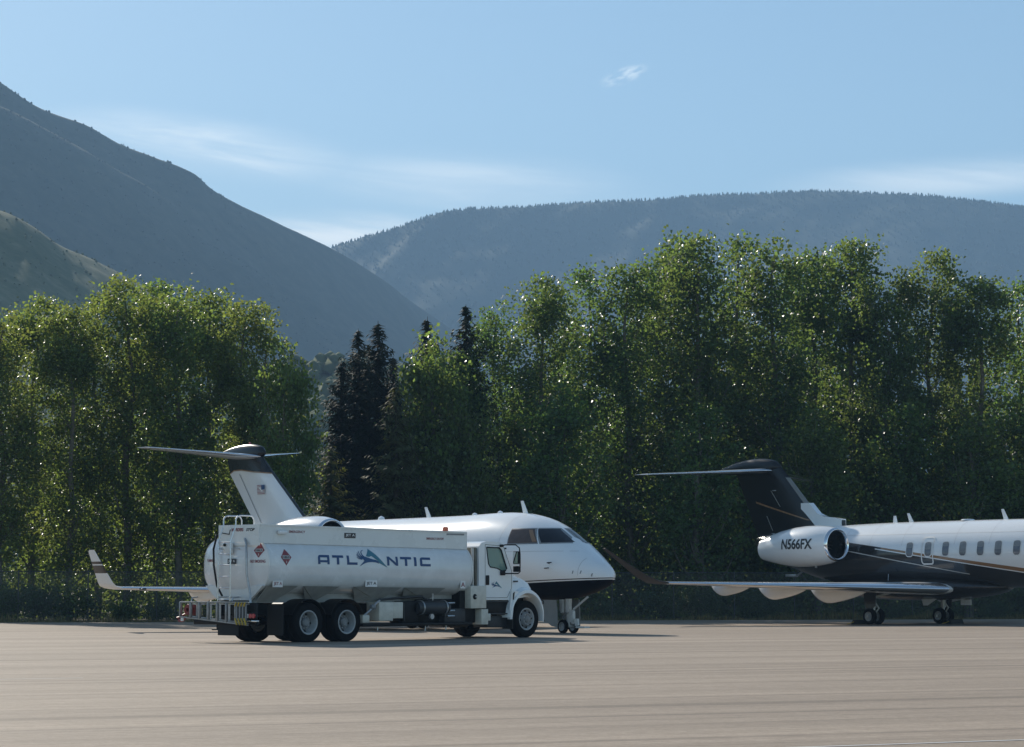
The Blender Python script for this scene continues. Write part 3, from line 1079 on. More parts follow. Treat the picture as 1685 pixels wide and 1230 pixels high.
right_trees = [
    (760, 575, 112, 3, 'poplar just right of the ragged spruce top, lowest shoulder of the right group'),
    (820, 490, 115, 1, 'poplar at the left shoulder of the right group, above the cockpit of the left jet'),
    (893, 452, 113, 2, 'first tall rounded poplar from the left in the right group'),
    (965, 438, 117, 4, 'second tall poplar of the right group, above the nose of the left jet'),
    (1036, 434, 114, 5, 'slim poplar above the dark gap between the two jets'),
    (1092, 402, 118, 0, 'tall poplar above the left tailplane tip of the right jet'),
    (1146, 390, 115, 2, 'tall poplar left of the two highest tops'),
    (1222, 384, 119, 4, 'highest poplar, rising above the fin of the right jet'),
    (1280, 386, 116, 1, 'slim high poplar just right of the highest one'),
    (1338, 408, 121, 3, 'poplar between the highest pair and the pale thin one'),
    (1394, 391, 118, 5, 'thin pale poplar with hills showing through its top'),
    (1452, 470, 115, 0, 'lower poplar in the dip of the skyline above the forward antennas'),
    (1530, 413, 117, 2, 'broad rounded poplar right of the dip in the skyline'),
    (1610, 454, 115, 3, 'slim poplar second from the right edge'),
    (1672, 460, 118, 4, 'poplar at the right edge above the cabin windows'),
    (1745, 440, 116, 2, 'poplar mostly outside the right edge'),
]
for px, py, D, k, lab in right_trees:
    plant('poplar_tree', POP[k], px, py, D, lab, 'tree', RG, 15.0, _rt.uniform(0, 6.28), wid=_rt.uniform(0.96, 1.12))
for px, py, D, k, lab in (
        (705, 582, 109, 0, 'bright green young poplar in front of the ragged spruce top'),
        (770, 650, 109, 1, 'young poplar over the forward end of the tank truck roof line'),
        (930, 660, 110, 0, 'young poplar low behind the nose of the left jet'),
        (1150, 690, 111, 1, 'young poplar low behind the left tailplane of the right jet'),
        (1345, 700, 112, 0, 'young poplar low behind the engine of the right jet'),
        (1470, 690, 113, 1, 'young poplar low behind the forward antennas of the right jet'),
        (1590, 700, 112, 2, 'young poplar low behind the cabin windows of the right jet'),
        (1690, 680, 113, 0, 'young poplar low at the right edge')):
    plant('poplar_tree', YNG[k], px, py, D, lab, 'tree', RG, 8.0, _rt.uniform(0, 6.28), wid=0.8 if px < 900 else 1.15)

SG = 'dark spruces between the tree groups'
for px, py, D, k, wid, lab in (
        (590, 540, 111, 0, 0.95, 'dark spruce, left one of the pair of tops in the gap'),
        (622, 527, 112, 1, 1.05, 'dark spruce, right and taller one of the pair of tops in the gap'),
        (562, 590, 110.5, 1, 0.95, 'shorter dark spruce leaning against the left side of the pair'),
        (647, 585, 113, 0, 0.85, 'shorter dark spruce against the right side of the pair'),
        (605, 600, 109.5, 1, 1.0, 'dark spruce low in front of the pair of tops'),
        (703, 520, 112.5, 1, 0.85, 'spruce with a ragged thin tip behind the bright green young poplar'),
        (767, 500, 113, 0, 0.9, 'spruce with a thick dark tip at the left shoulder of the right group')):
    plant('spruce_tree', SPR[k], px, py, D, lab, 'tree', SG, 14.0, _rt.uniform(0, 6.28), wid=wid)
plant('spruce_tree', SPR[2], 652, 632, 106.5, 'olive green young spruce with layered branches right of the dark pair', 'tree', SG, 9.0, 1.0, wid=0.85)
plant('spruce_tree', SPR[2], 545, 730, 106, 'low olive green spruce behind the fin of the left jet', 'tree', SG, 9.0, 2.0, wid=1.0)

# dense wood behind the front rows: reads as one dark mass
rg = np.random.default_rng(9)
PV, PF, base = [], [], 0
for k in range(110):
    px = rg.uniform(-160, 1850)
    if 495 < px < 560 or 655 < px < 690:
        continue
    D = rg.uniform(122, 134)
    lim = np.interp(px, [-200, 0, 210, 330, 440, 500, 560, 640, 700, 800, 900, 1090, 1250, 1400, 1450, 1530, 1650, 1850],
                    [560, 560, 520, 540, 600, 680, 640, 640, 640, 580, 520, 480, 455, 470, 530, 490, 530, 520])
    p = at(px, (max(lim + 90, 690) if px < 760 else lim + 70) + abs(rg.normal()) * 70, D)
    n = 700
    t = rg.random(n) ** 0.8
    rr = 1.9 * np.sqrt(rg.random(n)) * np.clip(1.15 - t, 0.15, 1)
    an = rg.random(n) * 6.283
    P = np.stack([p[0] + rr * np.cos(an), p[1] + rr * np.sin(an), 0.2 + t * (p[2] - .2)], 1)
    V, F = leaves(P, 0.30, rg, 0.2)
    PV.append(V)
    PF.append(F + base)
    base += len(V)
for k in range(70):        # the tree line goes on beyond the left edge
    px = rg.uniform(-2600, -150)
    p = at(px, rg.uniform(460, 620), rg.uniform(114, 130))
    n = 900
    t = rg.random(n) ** 0.8
    rr = 2.2 * np.sqrt(rg.random(n)) * np.clip(1.2 - t, 0.2, 1)
    an = rg.random(n) * 6.283
    P = np.stack([p[0] + rr * np.cos(an), p[1] + rr * np.sin(an), 0.2 + t * (p[2] - .2)], 1)
    V, F = leaves(P, 0.42, rg, 0.2)
    PV.append(V)
    PF.append(F + base)
    base += len(V)
for k in range(130):       # dense shade under the right group
    px = rg.uniform(850, 1950)
    D = rg.uniform(113, 126)
    p = at(px, 900, D)
    n = 420
    hh = rg.uniform(3.0, 6.5)
    P = np.stack([p[0] + rg.normal(size=n) * 1.2, p[1] + rg.normal(size=n) * 1.0, rg.random(n) * hh], 1)
    V, F = leaves(P, 0.24, rg, 0.2)
    PV.append(V)
    PF.append(F + base)
    base += len(V)
for k in range(170):       # undergrowth between the trunks
    px = rg.uniform(-250, 1950)
    D = rg.uniform(104, 122)
    p = at(px, 900, D)
    n = 260
    hh = rg.uniform(1.0, 3.4)
    P = np.stack([p[0] + rg.normal(size=n) * 1.0, p[1] + rg.normal(size=n) * 1.0, np.abs(rg.random(n)) * hh], 1)
    P = P[P[:, 1] > edge_y(P[:, 0]) + 4.5]
    V, F = leaves(P, 0.17, rg, 0.2)
    PV.append(V)
    PF.append(F + base)
    base += len(V)
o = link('background_wood', fast_mesh('background_wood', np.concatenate(PV), np.concatenate(PF)), None, [M['poplar_leaf']])
tag(o, 'dense wood and undergrowth filling the space behind the front trees', None, None, 'stuff')

# shrubs along the fence
BG_ = 'shrubs along the airfield fence'
for px, py, off, k, lab in (
        (20, 950, 3.2, 0, 'leafy shrub at the left edge behind the fence'),
        (70, 955, 3.4, 2, 'tall thin shrub left of the striped winglet'),
        (118, 962, 3.0, 1, 'low shrub under the foot of the striped winglet'),
        (203, 990, 1.6, 1, 'small bright green bush before the fence, under the left wing'),
        (262, 985, 3.4, 1, 'dim shrub behind the fence under the left wing'),
        (1010, 985, 3.2, 0, 'dim shrub behind the fence right of the nose of the left jet'),
        (1090, 962, 3.6, 0, 'shrub behind the fence below the tip of the right jet wing'),
        (1150, 950, 3.8, 2, 'tall shrub behind the fence above the outer flap fairing'),
        (1262, 965, 3.4, 0, 'shrub behind the fence near the middle flap fairing'),
        (1480, 990, 3.2, 1, 'dim shrub behind the fence between the wheels of the right jet'),
        (1640, 985, 3.4, 0, 'dim shrub behind the fence at the right edge')):
    X = at(px, py, 100)[0]
    for _ in range(3):
        D = edge_y(X) + off
        X = at(px, py, D)[0]
    plant('shrub', SHR[k], px, py, D, lab, 'shrub', BG_, (1.8, 1.3, 2.4)[k], _rt.uniform(0, 6.28))

# dry weeds along the edge of the apron
n = 9000
X = rg.uniform(-34, 40, n)
Y = edge_y(X) + 0.1 + np.abs(rg.normal(size=n)) * 0.9
cl = fbm(X * 0.5, Y * 0 + 2, 4, 4)
h = 0.06 + 0.42 * rg.random(n) * np.clip((cl - 0.3) * 2.4, 0.1, 1.2)
an = rg.random(n) * 6.283
w = 0.022
lx, ly = (rg.normal(size=(2, n)) * 0.09)
V = np.zeros((n, 3, 3))
V[:, 0] = np.stack([X - w * np.cos(an), Y - w * np.sin(an), np.full(n, -0.03)], 1)
V[:, 1] = np.stack([X + w * np.cos(an), Y + w * np.sin(an), np.full(n, -0.03)], 1)
V[:, 2] = np.stack([X + lx, Y + ly, h], 1)
o = link('dry_grass', fast_mesh('dry_grass', V.reshape(-1, 3), np.arange(3 * n).reshape(-1, 3)), None, [M['weed']])
tag(o, 'strip of dry grass and weeds along the far edge of the apron', None, None, 'stuff')

# chain link fence behind the apron
FO = 2.3
xa, xb = -33.0, 39.0
fence = empty('chain_link_fence', (xa, edge_y(xa) + FO, -0.03))
tag(fence, 'dark chain link fence with slim posts along the far edge of the apron', 'fence')
dirv = Vector((_ed[0], _ed[1], 0))
LEN = (xb - xa) / _ed[0]
pm = MB().lathe([(-0.1, 0.030), (2.06, 0.030), (2.09, 0.0)], axis='z', n=8).mesh('fence_post')
pm.materials.append(M['fence_post'])
k = 0
while k * 2.75 < LEN:
    q = link('post', pm, fence)
    q.location = dirv * (k * 2.75)
    k += 1
MB().tube([dirv * 0 + Vector((0, 0, 2.02)), dirv * LEN + Vector((0, 0, 2.02))], 0.022, 6).build('top_rail', M['fence_post'], fence)
mb = MB()
NW = int(LEN / 0.075)
nrm = Vector((-dirv.y, dirv.x, 0))
for k in range(-26, NW):
    for sg in (0, 1):
        s0, s1 = k * 0.075, k * 0.075 + 2.0
        z0, z1 = (0.03, 2.0) if sg == 0 else (2.0, 0.03)
        if s0 < 0:
            f = -s0 / (s1 - s0)
            z0, s0 = z0 + (z1 - z0) * f, 0
        if s1 > LEN:
            f = (LEN - s0) / (s1 - s0)
            z1, s1 = z0 + (z1 - z0) * f, LEN
        if s1 - s0 < 0.05:
            continue
        off = nrm * (0.003 if sg else -0.003)
        a = dirv * s0 + Vector((0, 0, z0)) + off
        b = dirv * s1 + Vector((0, 0, z1)) + off
        u = Vector((0, 0, 0.0035))
        mb.add([a - u, b - u, b + u, a + u], [(0, 1, 2, 3)])
o = mb.build('wire_mesh', M['fence_wire'], fence, smooth=0, fix=False)
o['kind'] = 'stuff'

# ------------------------------------------------------------------ the tank truck
def wheel_meshes(r, w, rim_r, dish, name='wheel'):
    """a tyre and its steel disc; the outer side faces -y"""
    h = w / 2
    t = MB()
    t.lathe([(-h * 0.80, rim_r), (-h * 0.95, rim_r + 0.03), (-h, r * 0.80), (-h * 0.93, r * 0.93), (-h * 0.72, r * 0.985), (-h * 0.45, r), (-h * 0.43, r - 0.012), (-h * 0.37, r - 0.012), (-h * 0.35, r),
             (-h * 0.04, r), (-h * 0.02, r - 0.012), (h * 0.02, r - 0.012), (h * 0.04, r), (h * 0.35, r), (h * 0.37, r - 0.012), (h * 0.43, r - 0.012), (h * 0.45, r), (h * 0.72, r * 0.985),
             (h * 0.93, r * 0.93), (h, r * 0.80), (h * 0.95, rim_r + 0.03), (h * 0.80, rim_r)], n=36)
    m, dk = MB(), MB()
    if dish > 0:      # deep dished rear disc
        m.lathe([(-h * 0.88, rim_r + 0.012), (-h * 0.93, rim_r + 0.002), (-h * 0.88, rim_r - 0.022), (-h * 0.3, rim_r - 0.035), (-h + dish, rim_r - 0.045)], n=32)
        dk.lathe([(-h + dish, rim_r - 0.044), (-h + dish + 0.01, rim_r * 0.68), (-h + dish - 0.03, rim_r * 0.55),
                 (-h + dish - 0.03, rim_r * 0.42), (-h + dish - 0.10, rim_r * 0.40), (-h + dish - 0.13, rim_r * 0.30), (-h + dish - 0.13, 0.0)], n=32)
        ny, nr_ = -h + dish - 0.03, rim_r * 0.49
    else:
        m.lathe([(-h * 0.88, rim_r + 0.012), (-h * 0.95, rim_r + 0.002), (-h * 0.88, rim_r - 0.022), (-h * 0.55, rim_r - 0.040), (-h * 0.40, rim_r * 0.80)], n=32)
        dk.lathe([(-h * 0.40, rim_r * 0.80), (-h * 0.80, rim_r * 0.66), (-h * 1.0, rim_r * 0.56),
                 (-h * 1.0, rim_r * 0.44), (-h * 0.95, rim_r * 0.36), (-h * 1.15, rim_r * 0.30), (-h * 1.25, rim_r * 0.16), (-h * 1.25, 0.0)], n=32)
        ny, nr_ = -h * 1.0, rim_r * 0.50
    nuts = MB()
    for k in range(10):
        a = 2 * math.pi * k / 10
        x, z = math.cos(a) * nr_, math.sin(a) * nr_
        nuts.lathe([(ny - 0.03, 0.0), (ny - 0.03, 0.014), (ny + 0.01, 0.016)], (x, 0, z), 'y', 6)
    holes = MB()
    for k in range(5 if dish > 0 else 8):
        a = 2 * math.pi * k / (5 if dish > 0 else 8) + 0.4
        rr = rim_r * 0.76
        yy = (-h + dish - 0.010) if dish > 0 else (-h * 0.72)
        holes.lathe([(yy, 0.0), (yy, 0.030), (yy + 0.02, 0.032)], (math.cos(a) * rr, 0, math.sin(a) * rr), 'y', 10)
    res = [t.mesh(name), m.mesh('rim'), dk.mesh('wheel_disc'), nuts.mesh('wheel_nut'), holes.mesh('hand_hole')]
    for me, k in zip(res, ('tyre', 'rim', 'shaded_disc', 'steel', 'black_frame')):
        me.materials.append(M[k])
    return res


def put_wheel(ms, parent, x, y, z, side=-1, name='wheel', spin=0.0):
    o = link(name, ms[0], parent)
    o.location = (x, y, z)
    o.rotation_euler = (0, spin, 0) if side < 0 else (0, spin, math.pi)
    for nm, me in zip(('rim', 'wheel_disc', 'wheel_nuts', 'hand_holes'), ms[1:]):
        q = link(nm, me, o)
        if nm in ('wheel_nuts', 'hand_holes'):
            q['kind'] = 'stuff'
    return o


def make_truck():
    T = empty('tank_truck', (-5.91, 61.3, 0), R(90 - 42.8))
    tag(T, 'white six wheeled aviation fuel tank truck with blue lettering, parked before the left jet', 'truck')
    HW, ZC, HZ, NE = 1.22, 1.875, 0.735, 2.75
    tilt = lambda x: -0.010 * (x - 0.5)

    def ring(x, s, n=64):
        out = []
        for k in range(n):
            a = 2 * math.pi * k / n
            c, q = math.cos(a), math.sin(a)
            out.append((x, HW * s * math.copysign(abs(c) ** (2 / NE), c), ZC + tilt(x) + HZ * s * math.copysign(abs(q) ** (2 / NE), q)))
        return out
    tk = MB()
    rg_ = []
    XR, XF, DB = -1.34, 5.84, 0.20
    for s in (0.02, 0.25, 0.5, 0.72, 0.88, 0.96, 0.99):
        rg_.append(ring(XR - DB * (1 - s ** 2.4), s))
    for x in np.linspace(XR, XF, 30):
        rg_.append(ring(float(x), 1.0))
    for s in (0.99, 0.96, 0.88, 0.72, 0.5, 0.25, 0.02):
        rg_.append(ring(XF + DB * (1 - s ** 2.4), s))
    tk.rings(rg_)
    tank = tk.build('tank', M['tank_paint'], T, smooth=50)
    # welded seams round the shell
    for x in (XR + 0.02, XF - 0.02):
        sm = MB()
        sm.rings([ring(x - 0.03, 1.004), ring(x - 0.015, 1.012), ring(x + 0.015, 1.012), ring(x + 0.03, 1.004)], cap=False)
        sm.build('seam', M['truck_white'], tank)

    def side(u, v):
        q = min(0.9999, abs((v - ZC - tilt(u)) / HZ))
        return (u, -HW * (1 - q ** NE) ** (1 / NE) - 0.005, v)

    def rear(u, v):
        rho = (abs(u / HW) ** NE + abs((v - ZC - tilt(XR)) / HZ) ** NE) ** (1 / NE)
        return (XR - DB * (1 - min(rho, 1) ** 2.4) - 0.006, -u, v)

    # ---- lettering on the right side
    hz_, st = 0.232, 0.062

    def letters():
        zb = lambda x: 1.932 - 0.0085 * (x - 0.4)
        L_ = {}

        def put(poly, x0, x1):
            L_.setdefault(x0, []).append([(x0 + p * (x1 - x0), zb(x0 + p * (x1 - x0)) + q * hz_) for p, q in poly])
        t, w = 0.27, 0.20
        put([(0, 0), (w, 0), (w, 1 - t - .02), (w, 1), (0.20, 1), (0.07, 0.92), (0, 0.74)], .28, .67)
        put([(w, 1 - t), (1 - w, 1 - t), (1 - w, 1), (w, 1)], .28, .67)
        put([(1 - w, 0), (1, 0), (1, 1), (1 - w, 1)], .28, .67)
        put([(w, .20), (1 - w, .20), (1 - w, .44), (w, .44)], .28, .67)
        for x0, x1 in ((.77, 1.15), (3.16, 3.56)):
            put([(0, 1 - t), (1, 1 - t), (1, 1), (0, 1)], x0, x1)
            put([(.39, 0), (.61, 0), (.61, 1 - t), (.39, 1 - t)], x0, x1)
        put([(0, 0), (.22, 0), (.22, 1), (0, 1)], 1.27, 1.63)
        put([(.22, 0), (1, 0), (1, t), (.22, t)], 1.27, 1.63)
        put([(0, 0), (.2, 0), (.2, .72), (.2, 1), (0, 1)], 2.68, 3.07)
        put([(.2, 1), (.2, .68), (.8, 0), (.8, .34)], 2.68, 3.07)
        put([(.8, 0), (1, 0), (1, 1), (.8, 1)], 2.68, 3.07)
        put([(0, 0), (1, 0), (1, 1), (0, 1)], 3.655, 3.745)
        put([(0, .1), (.08, 0), (.22, 0), (.22, 1), (.2, 1), (.07, .93), (0, .76)], 3.87, 4.26)
        put([(.22, 0), (1, 0), (1, t), (.22, t)], 3.87, 4.26)
        put([(.22, 1 - t), (1, 1 - t), (1, 1), (.22, 1)], 3.87, 4.26)
        return L_
    for polys in letters().values():
        decal('letter', polys, side, M['letter_blue'], tank, 0.04)

    def emblem(fn, x0, z0, sx, sz, parent, mats, slope):
        """a peak with a blue bird shape sweeping across it; coordinates in survey pixels"""
        def c(p):
            x = x0 + (p[0] - 603) * sx
            return (x, z0 + (365 - p[1]) * sz - slope * (p[0] - 603) * sx)
        teal = [[(757, 155), (705, 243), (722, 247), (741, 249), (765, 238)],
                [(757, 155), (765, 238), (800, 268), (835, 296), (845, 318), (936, 368), (880, 300), (820, 225)]]
        blue = [[(626, 362), (652, 330), (682, 296), (668, 277), (650, 268), (700, 250), (735, 262), (775, 275), (765, 308), (720, 312), (690, 322), (660, 340)],
                [(775, 275), (805, 282), (835, 297), (842, 326), (828, 318), (800, 310), (765, 308)],
                [(700, 250), (650, 268), (655, 262), (678, 243)]]

        def feather(pts, w0, w1):
            a = [Vector((*p, 0)) for p in pts]
            up, dn = [], []
            for i, p in enumerate(a):
                d = (a[min(i + 1, len(a) - 1)] - a[max(i - 1, 0)]).normalized()
                nn = Vector((-d.y, d.x, 0))
                w = w0 + (w1 - w0) * i / (len(a) - 1)
                up.append(p + nn * w)
                dn.append(p - nn * w)
            return [[(up[i].x, up[i].y), (up[i + 1].x, up[i + 1].y), (dn[i + 1].x, dn[i + 1].y), (dn[i].x, dn[i].y)] for i in range(len(a) - 1)]
        f = []
        f += feather([(690, 258), (668, 235), (660, 205), (672, 182), (697, 171)], 8, 2)
        f += feather([(676, 262), (648, 238), (636, 208), (640, 184)], 7, 2)
        f += feather([(668, 266), (636, 248), (620, 222), (619, 200)], 6, 2)
        f += feather([(662, 272), (630, 260), (611, 238), (608, 222)], 6, 2)
        f += feather([(660, 278), (632, 274), (611, 262), (603, 252)], 6, 2)
        q1 = decal('emblem', [[c(p) for p in q] for q in teal], fn, mats[0], parent, 0.04)
        q2 = decal('emblem', [[c(p) for p in q] for q in blue + f], lambda u, v: tuple(np.array(fn(u, v)) + (0, -0.003, 0)), mats[1], parent, 0.04)
        return q1, q2
    emblem(side, 1.62, 1.875, 0.00321, 0.00222, tank, (M['emblem_teal'], M['emblem_blue']), 0.0085)

    def diamond(fn, u, v, r, parent, txt):
        D = lambda k: [(u - r * k, v), (u, v - r * 1.17 * k), (u + r * k, v), (u, v + r * 1.17 * k)]
        o = decal('hazard_placard', [D(1.0)], fn, M['print_red'], parent, 0.05, 0.05)
        up = lambda a, b: tuple(np.array(fn(a, b)) + (np.array(fn(a, b)) - np.array((fn(a, b)[0] + (0.004 if fn is rear else 0), fn(a, b)[1] + (0.004 if fn is side else 0), fn(a, b)[2]))))
        decal('number_panel', [[(u - r * .66, v - r * .26), (u + r * .66, v - r * .26), (u + r * .66, v + r * .26), (u - r * .66, v + r * .26)]], up, M['print_grey'], o, 0.05, 0.05)
        up2 = lambda a, b: tuple(2 * np.array(up(a, b)) - np.array(fn(a, b)))
        text_decal('number', txt, r * .34, u - r * .52, v - r * .17, u + r * .52, up2, M['print_black'], o, 0.02)
        text_decal('class_number', '3', r * .30, u - r * .10, v - r * .82, u + r * .10, up, M['print_white'], o, 0.02)
    diamond(side, -0.78, 2.095, 0.175, tank, '1863')
    diamond(rear, 0.93, 2.26, 0.155, tank, '1863')
    text_decal('print', 'FLAMMABLE', 0.075, -1.02, 1.985, -0.64, rear, M['print_red'], tank, 0.02)
    text_decal('print', 'NO SMOKING', 0.075, 0.70, 1.955, 1.13, rear, M['print_red'], tank, 0.02)

    def plate(name, x0, x1, y0, y1, z0, z1, m_, parent, txt=None, tm='print_white', face='side'):
        o = MB().box(x0, x1, y0, y1, z0, z1).build(name, M[m_], parent, smooth=0)
        if txt:
            h = (z1 - z0) * .6
            if face == 'side':
                text_decal('lettering', txt, h, x0 + (x1 - x0) * .08, z0 + (z1 - z0) * .2, x1 - (x1 - x0) * .08, lambda u, v: (u, min(y0, y1) - .003, v), M[tm], o, 0.02)
            else:
                text_decal('lettering', txt, h, -y1 + abs(y1 - y0) * .08, z0 + (z1 - z0) * .2, -y0 - abs(y1 - y0) * .08, lambda u, v: (min(x0, x1) - .003, -u, v), M[tm], o, 0.02)
        return o
    # ---- top coaming
    co = MB()
    YR, YL = -0.98, 0.46

    def slab(x0, x1, y0, y1, za, zb):
        V = [(x0, y0, za + tilt(x0)), (x1, y0, za + tilt(x1)), (x1, y1, za + tilt(x1)), (x0, y1, za + tilt(x0)),
             (x0, y0, zb + tilt(x0)), (x1, y0, zb + tilt(x1)), (x1, y1, zb + tilt(x1)), (x0, y1, zb + tilt(x0))]
        co.add(V, [(0, 3, 2, 1), (4, 5, 6, 7), (0, 1, 5, 4), (2, 3, 7, 6), (1, 2, 6, 5), (0, 4, 7, 3)])
    slab(-1.46, 5.80, YR - .035, YR, 2.42, 2.875)
    slab(-1.46, 5.80, YL, YL + .035, 2.42, 2.875)
    slab(-1.50, -1.465, YR - .035, YL + .035, 2.36, 2.872)
    slab(5.805, 5.84, YR - .035, YL + .035, 2.42, 2.872)
    slab(-1.46, 5.80, YR - .060, YR - .040, 2.845, 2.885)
    coam = co.build('coaming', M['truck_white'], T, smooth=0)
    plate('name_plate', 1.36, 1.74, YR - .048, YR - .036, 2.60, 2.73, 'print_black', coam, 'JET A')
    plate('marker_plate', 5.06, 5.72, YR - .046, YR - .036, 2.735, 2.775, 'mid_grey', coam)
    text_decal('print', 'EMERGENCY', 0.06, -0.52, 2.70, 0.02, lambda u, v: (u, YR - .040, v), M['print_red'], coam, 0.02)
    text_decal('print', 'EMERGENCY SHUTOFF', 0.06, 4.3, 2.60, 4.95, lambda u, v: (u, YR - .040, v), M['print_red'], coam, 0.02)
    text_decal('print', 'NO RIDERS', 0.085, 0.0, 2.73, 0.44, lambda u, v: (-1.505, -u, v), M['print_red'], coam, 0.04)
    text_decal('print', 'STOP', 0.075, 0.54, 2.73, 0.86, lambda u, v: (-1.505, -u, v), M['print_black'], coam, 0.04, shear=0.3)
    b = MB().lathe([(0, 0.0), (0, 0.075), (0.09, 0.075), (0.11, 0.06), (0.11, 0.0)], (5.0, YR - .05, 2.84), 'z', 14)
    b.build('warning_beacon', M['orange'], coam)
    lp = MB().box(-0.92, -0.66, YR - .15, YR - .04, 2.66, 2.76, 0.03)
    lp.build('work_light', M['cab_white'], coam)
    # manhole covers and vents on top of the tank
    for x in (0.7, 2.6, 4.5):
        MB().lathe([(2.5, 0.26), (2.66, 0.26), (2.70, 0.22), (2.70, 0.0)], (x, -0.25, tilt(x)), 'z', 20).build('manhole', M['alu'], tank)
    # ---- rear ladder with its hand loops
    ld = MB()
    LX = -1.78
    for y, yb in ((0.17, 0.17), (-0.29, -0.29)):
        ld.tube([(LX, yb, 1.02), (LX, y, 1.6), (LX, y, 2.5), (LX + .16, y, 2.86), (LX + .16, y, 3.03), (LX + .22, y, 3.10), (LX + .30, y, 3.12), (LX + .62, y, 3.12), (LX + .70, y, 3.10), (LX + .75, y, 3.02), (LX + .75, y, 2.80)], 0.018, 8)
    lad = ld.build('ladder', M['alu'], T)
    for z in (1.06, 1.34, 1.62, 1.90, 2.18, 2.46):
        MB().tube([(LX, 0.17, z), (LX, -0.29, z)], 0.013, 8).build('rung', M['alu'], lad)
    for z in (1.12, 2.3):
        for y in (0.17, -0.29):
            MB().tube([(LX, y, z), (XR - .1, y, z)], 0.016, 6).build('bracket', M['alu'], lad)
    for nm, pts, r, mt in (('hose', [(-1.50, 0.55, 2.66), (-1.62, 0.54, 2.3), (-1.64, 0.50, 1.9), (-1.62, 0.40, 1.4), (-1.56, 0.26, 1.14)], 0.026, 'black_frame'),
                           ('drain_pipe', [(-1.50, -0.50, 2.55), (-1.56, -0.62, 2.42), (-1.60, -0.68, 2.1), (-1.61, -0.70, 1.7), (-1.56, -0.78, 1.2), (-1.62, -0.86, 0.95), (-1.62, -0.86, 0.66)], 0.032, 'steel'),
                           ('conduit', [(-1.52, 0.36, 2.70), (-1.58, 0.0, 2.66), (-1.56, -0.02, 2.78)], 0.012, 'black_frame')):
        MB().tube(pts, r, 8).build(nm, M[mt], T)
    MB().box(-1.62, -1.53, -0.12, 0.20, 2.18, 2.46, 0.03).build('control_box', M['truck_white'], T)
    plate('name_plate', -1.572, -1.556, -0.24, 0.06, 1.93, 2.06, 'print_black', T, 'JET A', face='rear')
    lens = MB().lathe([(-1.66, 0.0), (-1.66, 0.035), (-1.60, 0.04)], (0, 0.10, 2.40), 'x', 12)
    lens.build('sight_lens', M['black_frame'], T)
    # ---- lower body: cradle skirts of folded plate
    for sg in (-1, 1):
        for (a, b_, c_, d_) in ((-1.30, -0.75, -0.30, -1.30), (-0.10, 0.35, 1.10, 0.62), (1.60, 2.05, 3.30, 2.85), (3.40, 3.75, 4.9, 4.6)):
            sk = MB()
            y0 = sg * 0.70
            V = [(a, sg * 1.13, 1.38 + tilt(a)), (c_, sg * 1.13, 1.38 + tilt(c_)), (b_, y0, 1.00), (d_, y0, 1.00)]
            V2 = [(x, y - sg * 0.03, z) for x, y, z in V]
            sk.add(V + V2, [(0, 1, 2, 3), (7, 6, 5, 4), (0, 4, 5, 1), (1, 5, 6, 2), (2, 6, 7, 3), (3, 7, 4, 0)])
            sk.build('skirt', M['skirt_dirt_shade'], T, smooth=0)
        MB().box(-1.30, 5.7, sg * 0.50, sg * 0.68, 0.98, 1.22).build('cradle', M['skirt_dirt_shade'], T, smooth=0)
    ur = MB()
    ur.add([(-1.42, -1.08, 1.40), (-1.42, 1.08, 1.40), (-1.42, 0.60, 1.04), (-1.42, -0.60, 1.04), (-1.34, -1.08, 1.40), (-1.34, 1.08, 1.40), (-1.34, 0.60, 1.04), (-1.34, -0.60, 1.04)],
           [(0, 1, 2, 3), (7, 6, 5, 4), (0, 4, 5, 1), (1, 5, 6, 2), (2, 6, 7, 3), (3, 7, 4, 0)])
    ur.build('rear_bulkhead', M['truck_white'], T, smooth=0)
    for x0, x1, z0, z1, mk, tm in ((-1.18, -0.86, 1.36, 1.52, 'JET A', 'print_red'), (1.95, 2.36, 1.37, 1.53, 'JET A', 'print_black'), (5.42, 5.60, 1.33, 1.53, 'A', 'print_red')):
        plate('label_plate', x0, x1, -1.185, -1.165, z0, z1, 'print_white', T, mk, tm)
    # ---- chassis
    ch = MB()
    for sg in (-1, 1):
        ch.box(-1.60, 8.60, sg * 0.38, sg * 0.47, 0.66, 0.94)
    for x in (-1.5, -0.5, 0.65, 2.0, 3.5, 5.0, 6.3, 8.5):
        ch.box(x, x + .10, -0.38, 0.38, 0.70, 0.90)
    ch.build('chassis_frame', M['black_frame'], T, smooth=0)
    for x in (0.0, 1.30):
        MB().tube([(x, -1.0, 0.50), (x, 1.0, 0.50)], 0.085, 10).lathe([(-.22, 0.0), (-.22, 0.10), (-.1, .2), (.1, .2), (.22, .10), (.22, 0.0)], (x, 0.0, 0.50), 'y', 14).build('axle', M['black_frame'], T)
        for sg in (-1, 1):
            MB().box(x - .55, x + .55, sg * .50, sg * .58, .52, .60).build('leaf_spring', M['black_frame'], T, smooth=0)
    MB().tube([(8.0, -0.95, 0.50), (8.0, 0.95, 0.50)], 0.07, 10).build('axle', M['black_frame'], T)
    rw = wheel_meshes(0.495, 0.27, 0.292, 0.21)
    fw = wheel_meshes(0.505, 0.29, 0.292, 0.0)
    for x in (0.0, 1.30):
        for sg in (-1, 1):
            put_wheel(rw, T, x, sg * 1.075, 0.49, sg, spin=0.5 + x)
            put_wheel(rw, T, x, sg * 0.765, 0.49, sg)
    for sg in (-1, 1):
        put_wheel(fw, T, 8.0, sg * 1.06, 0.50, sg, spin=0.3)
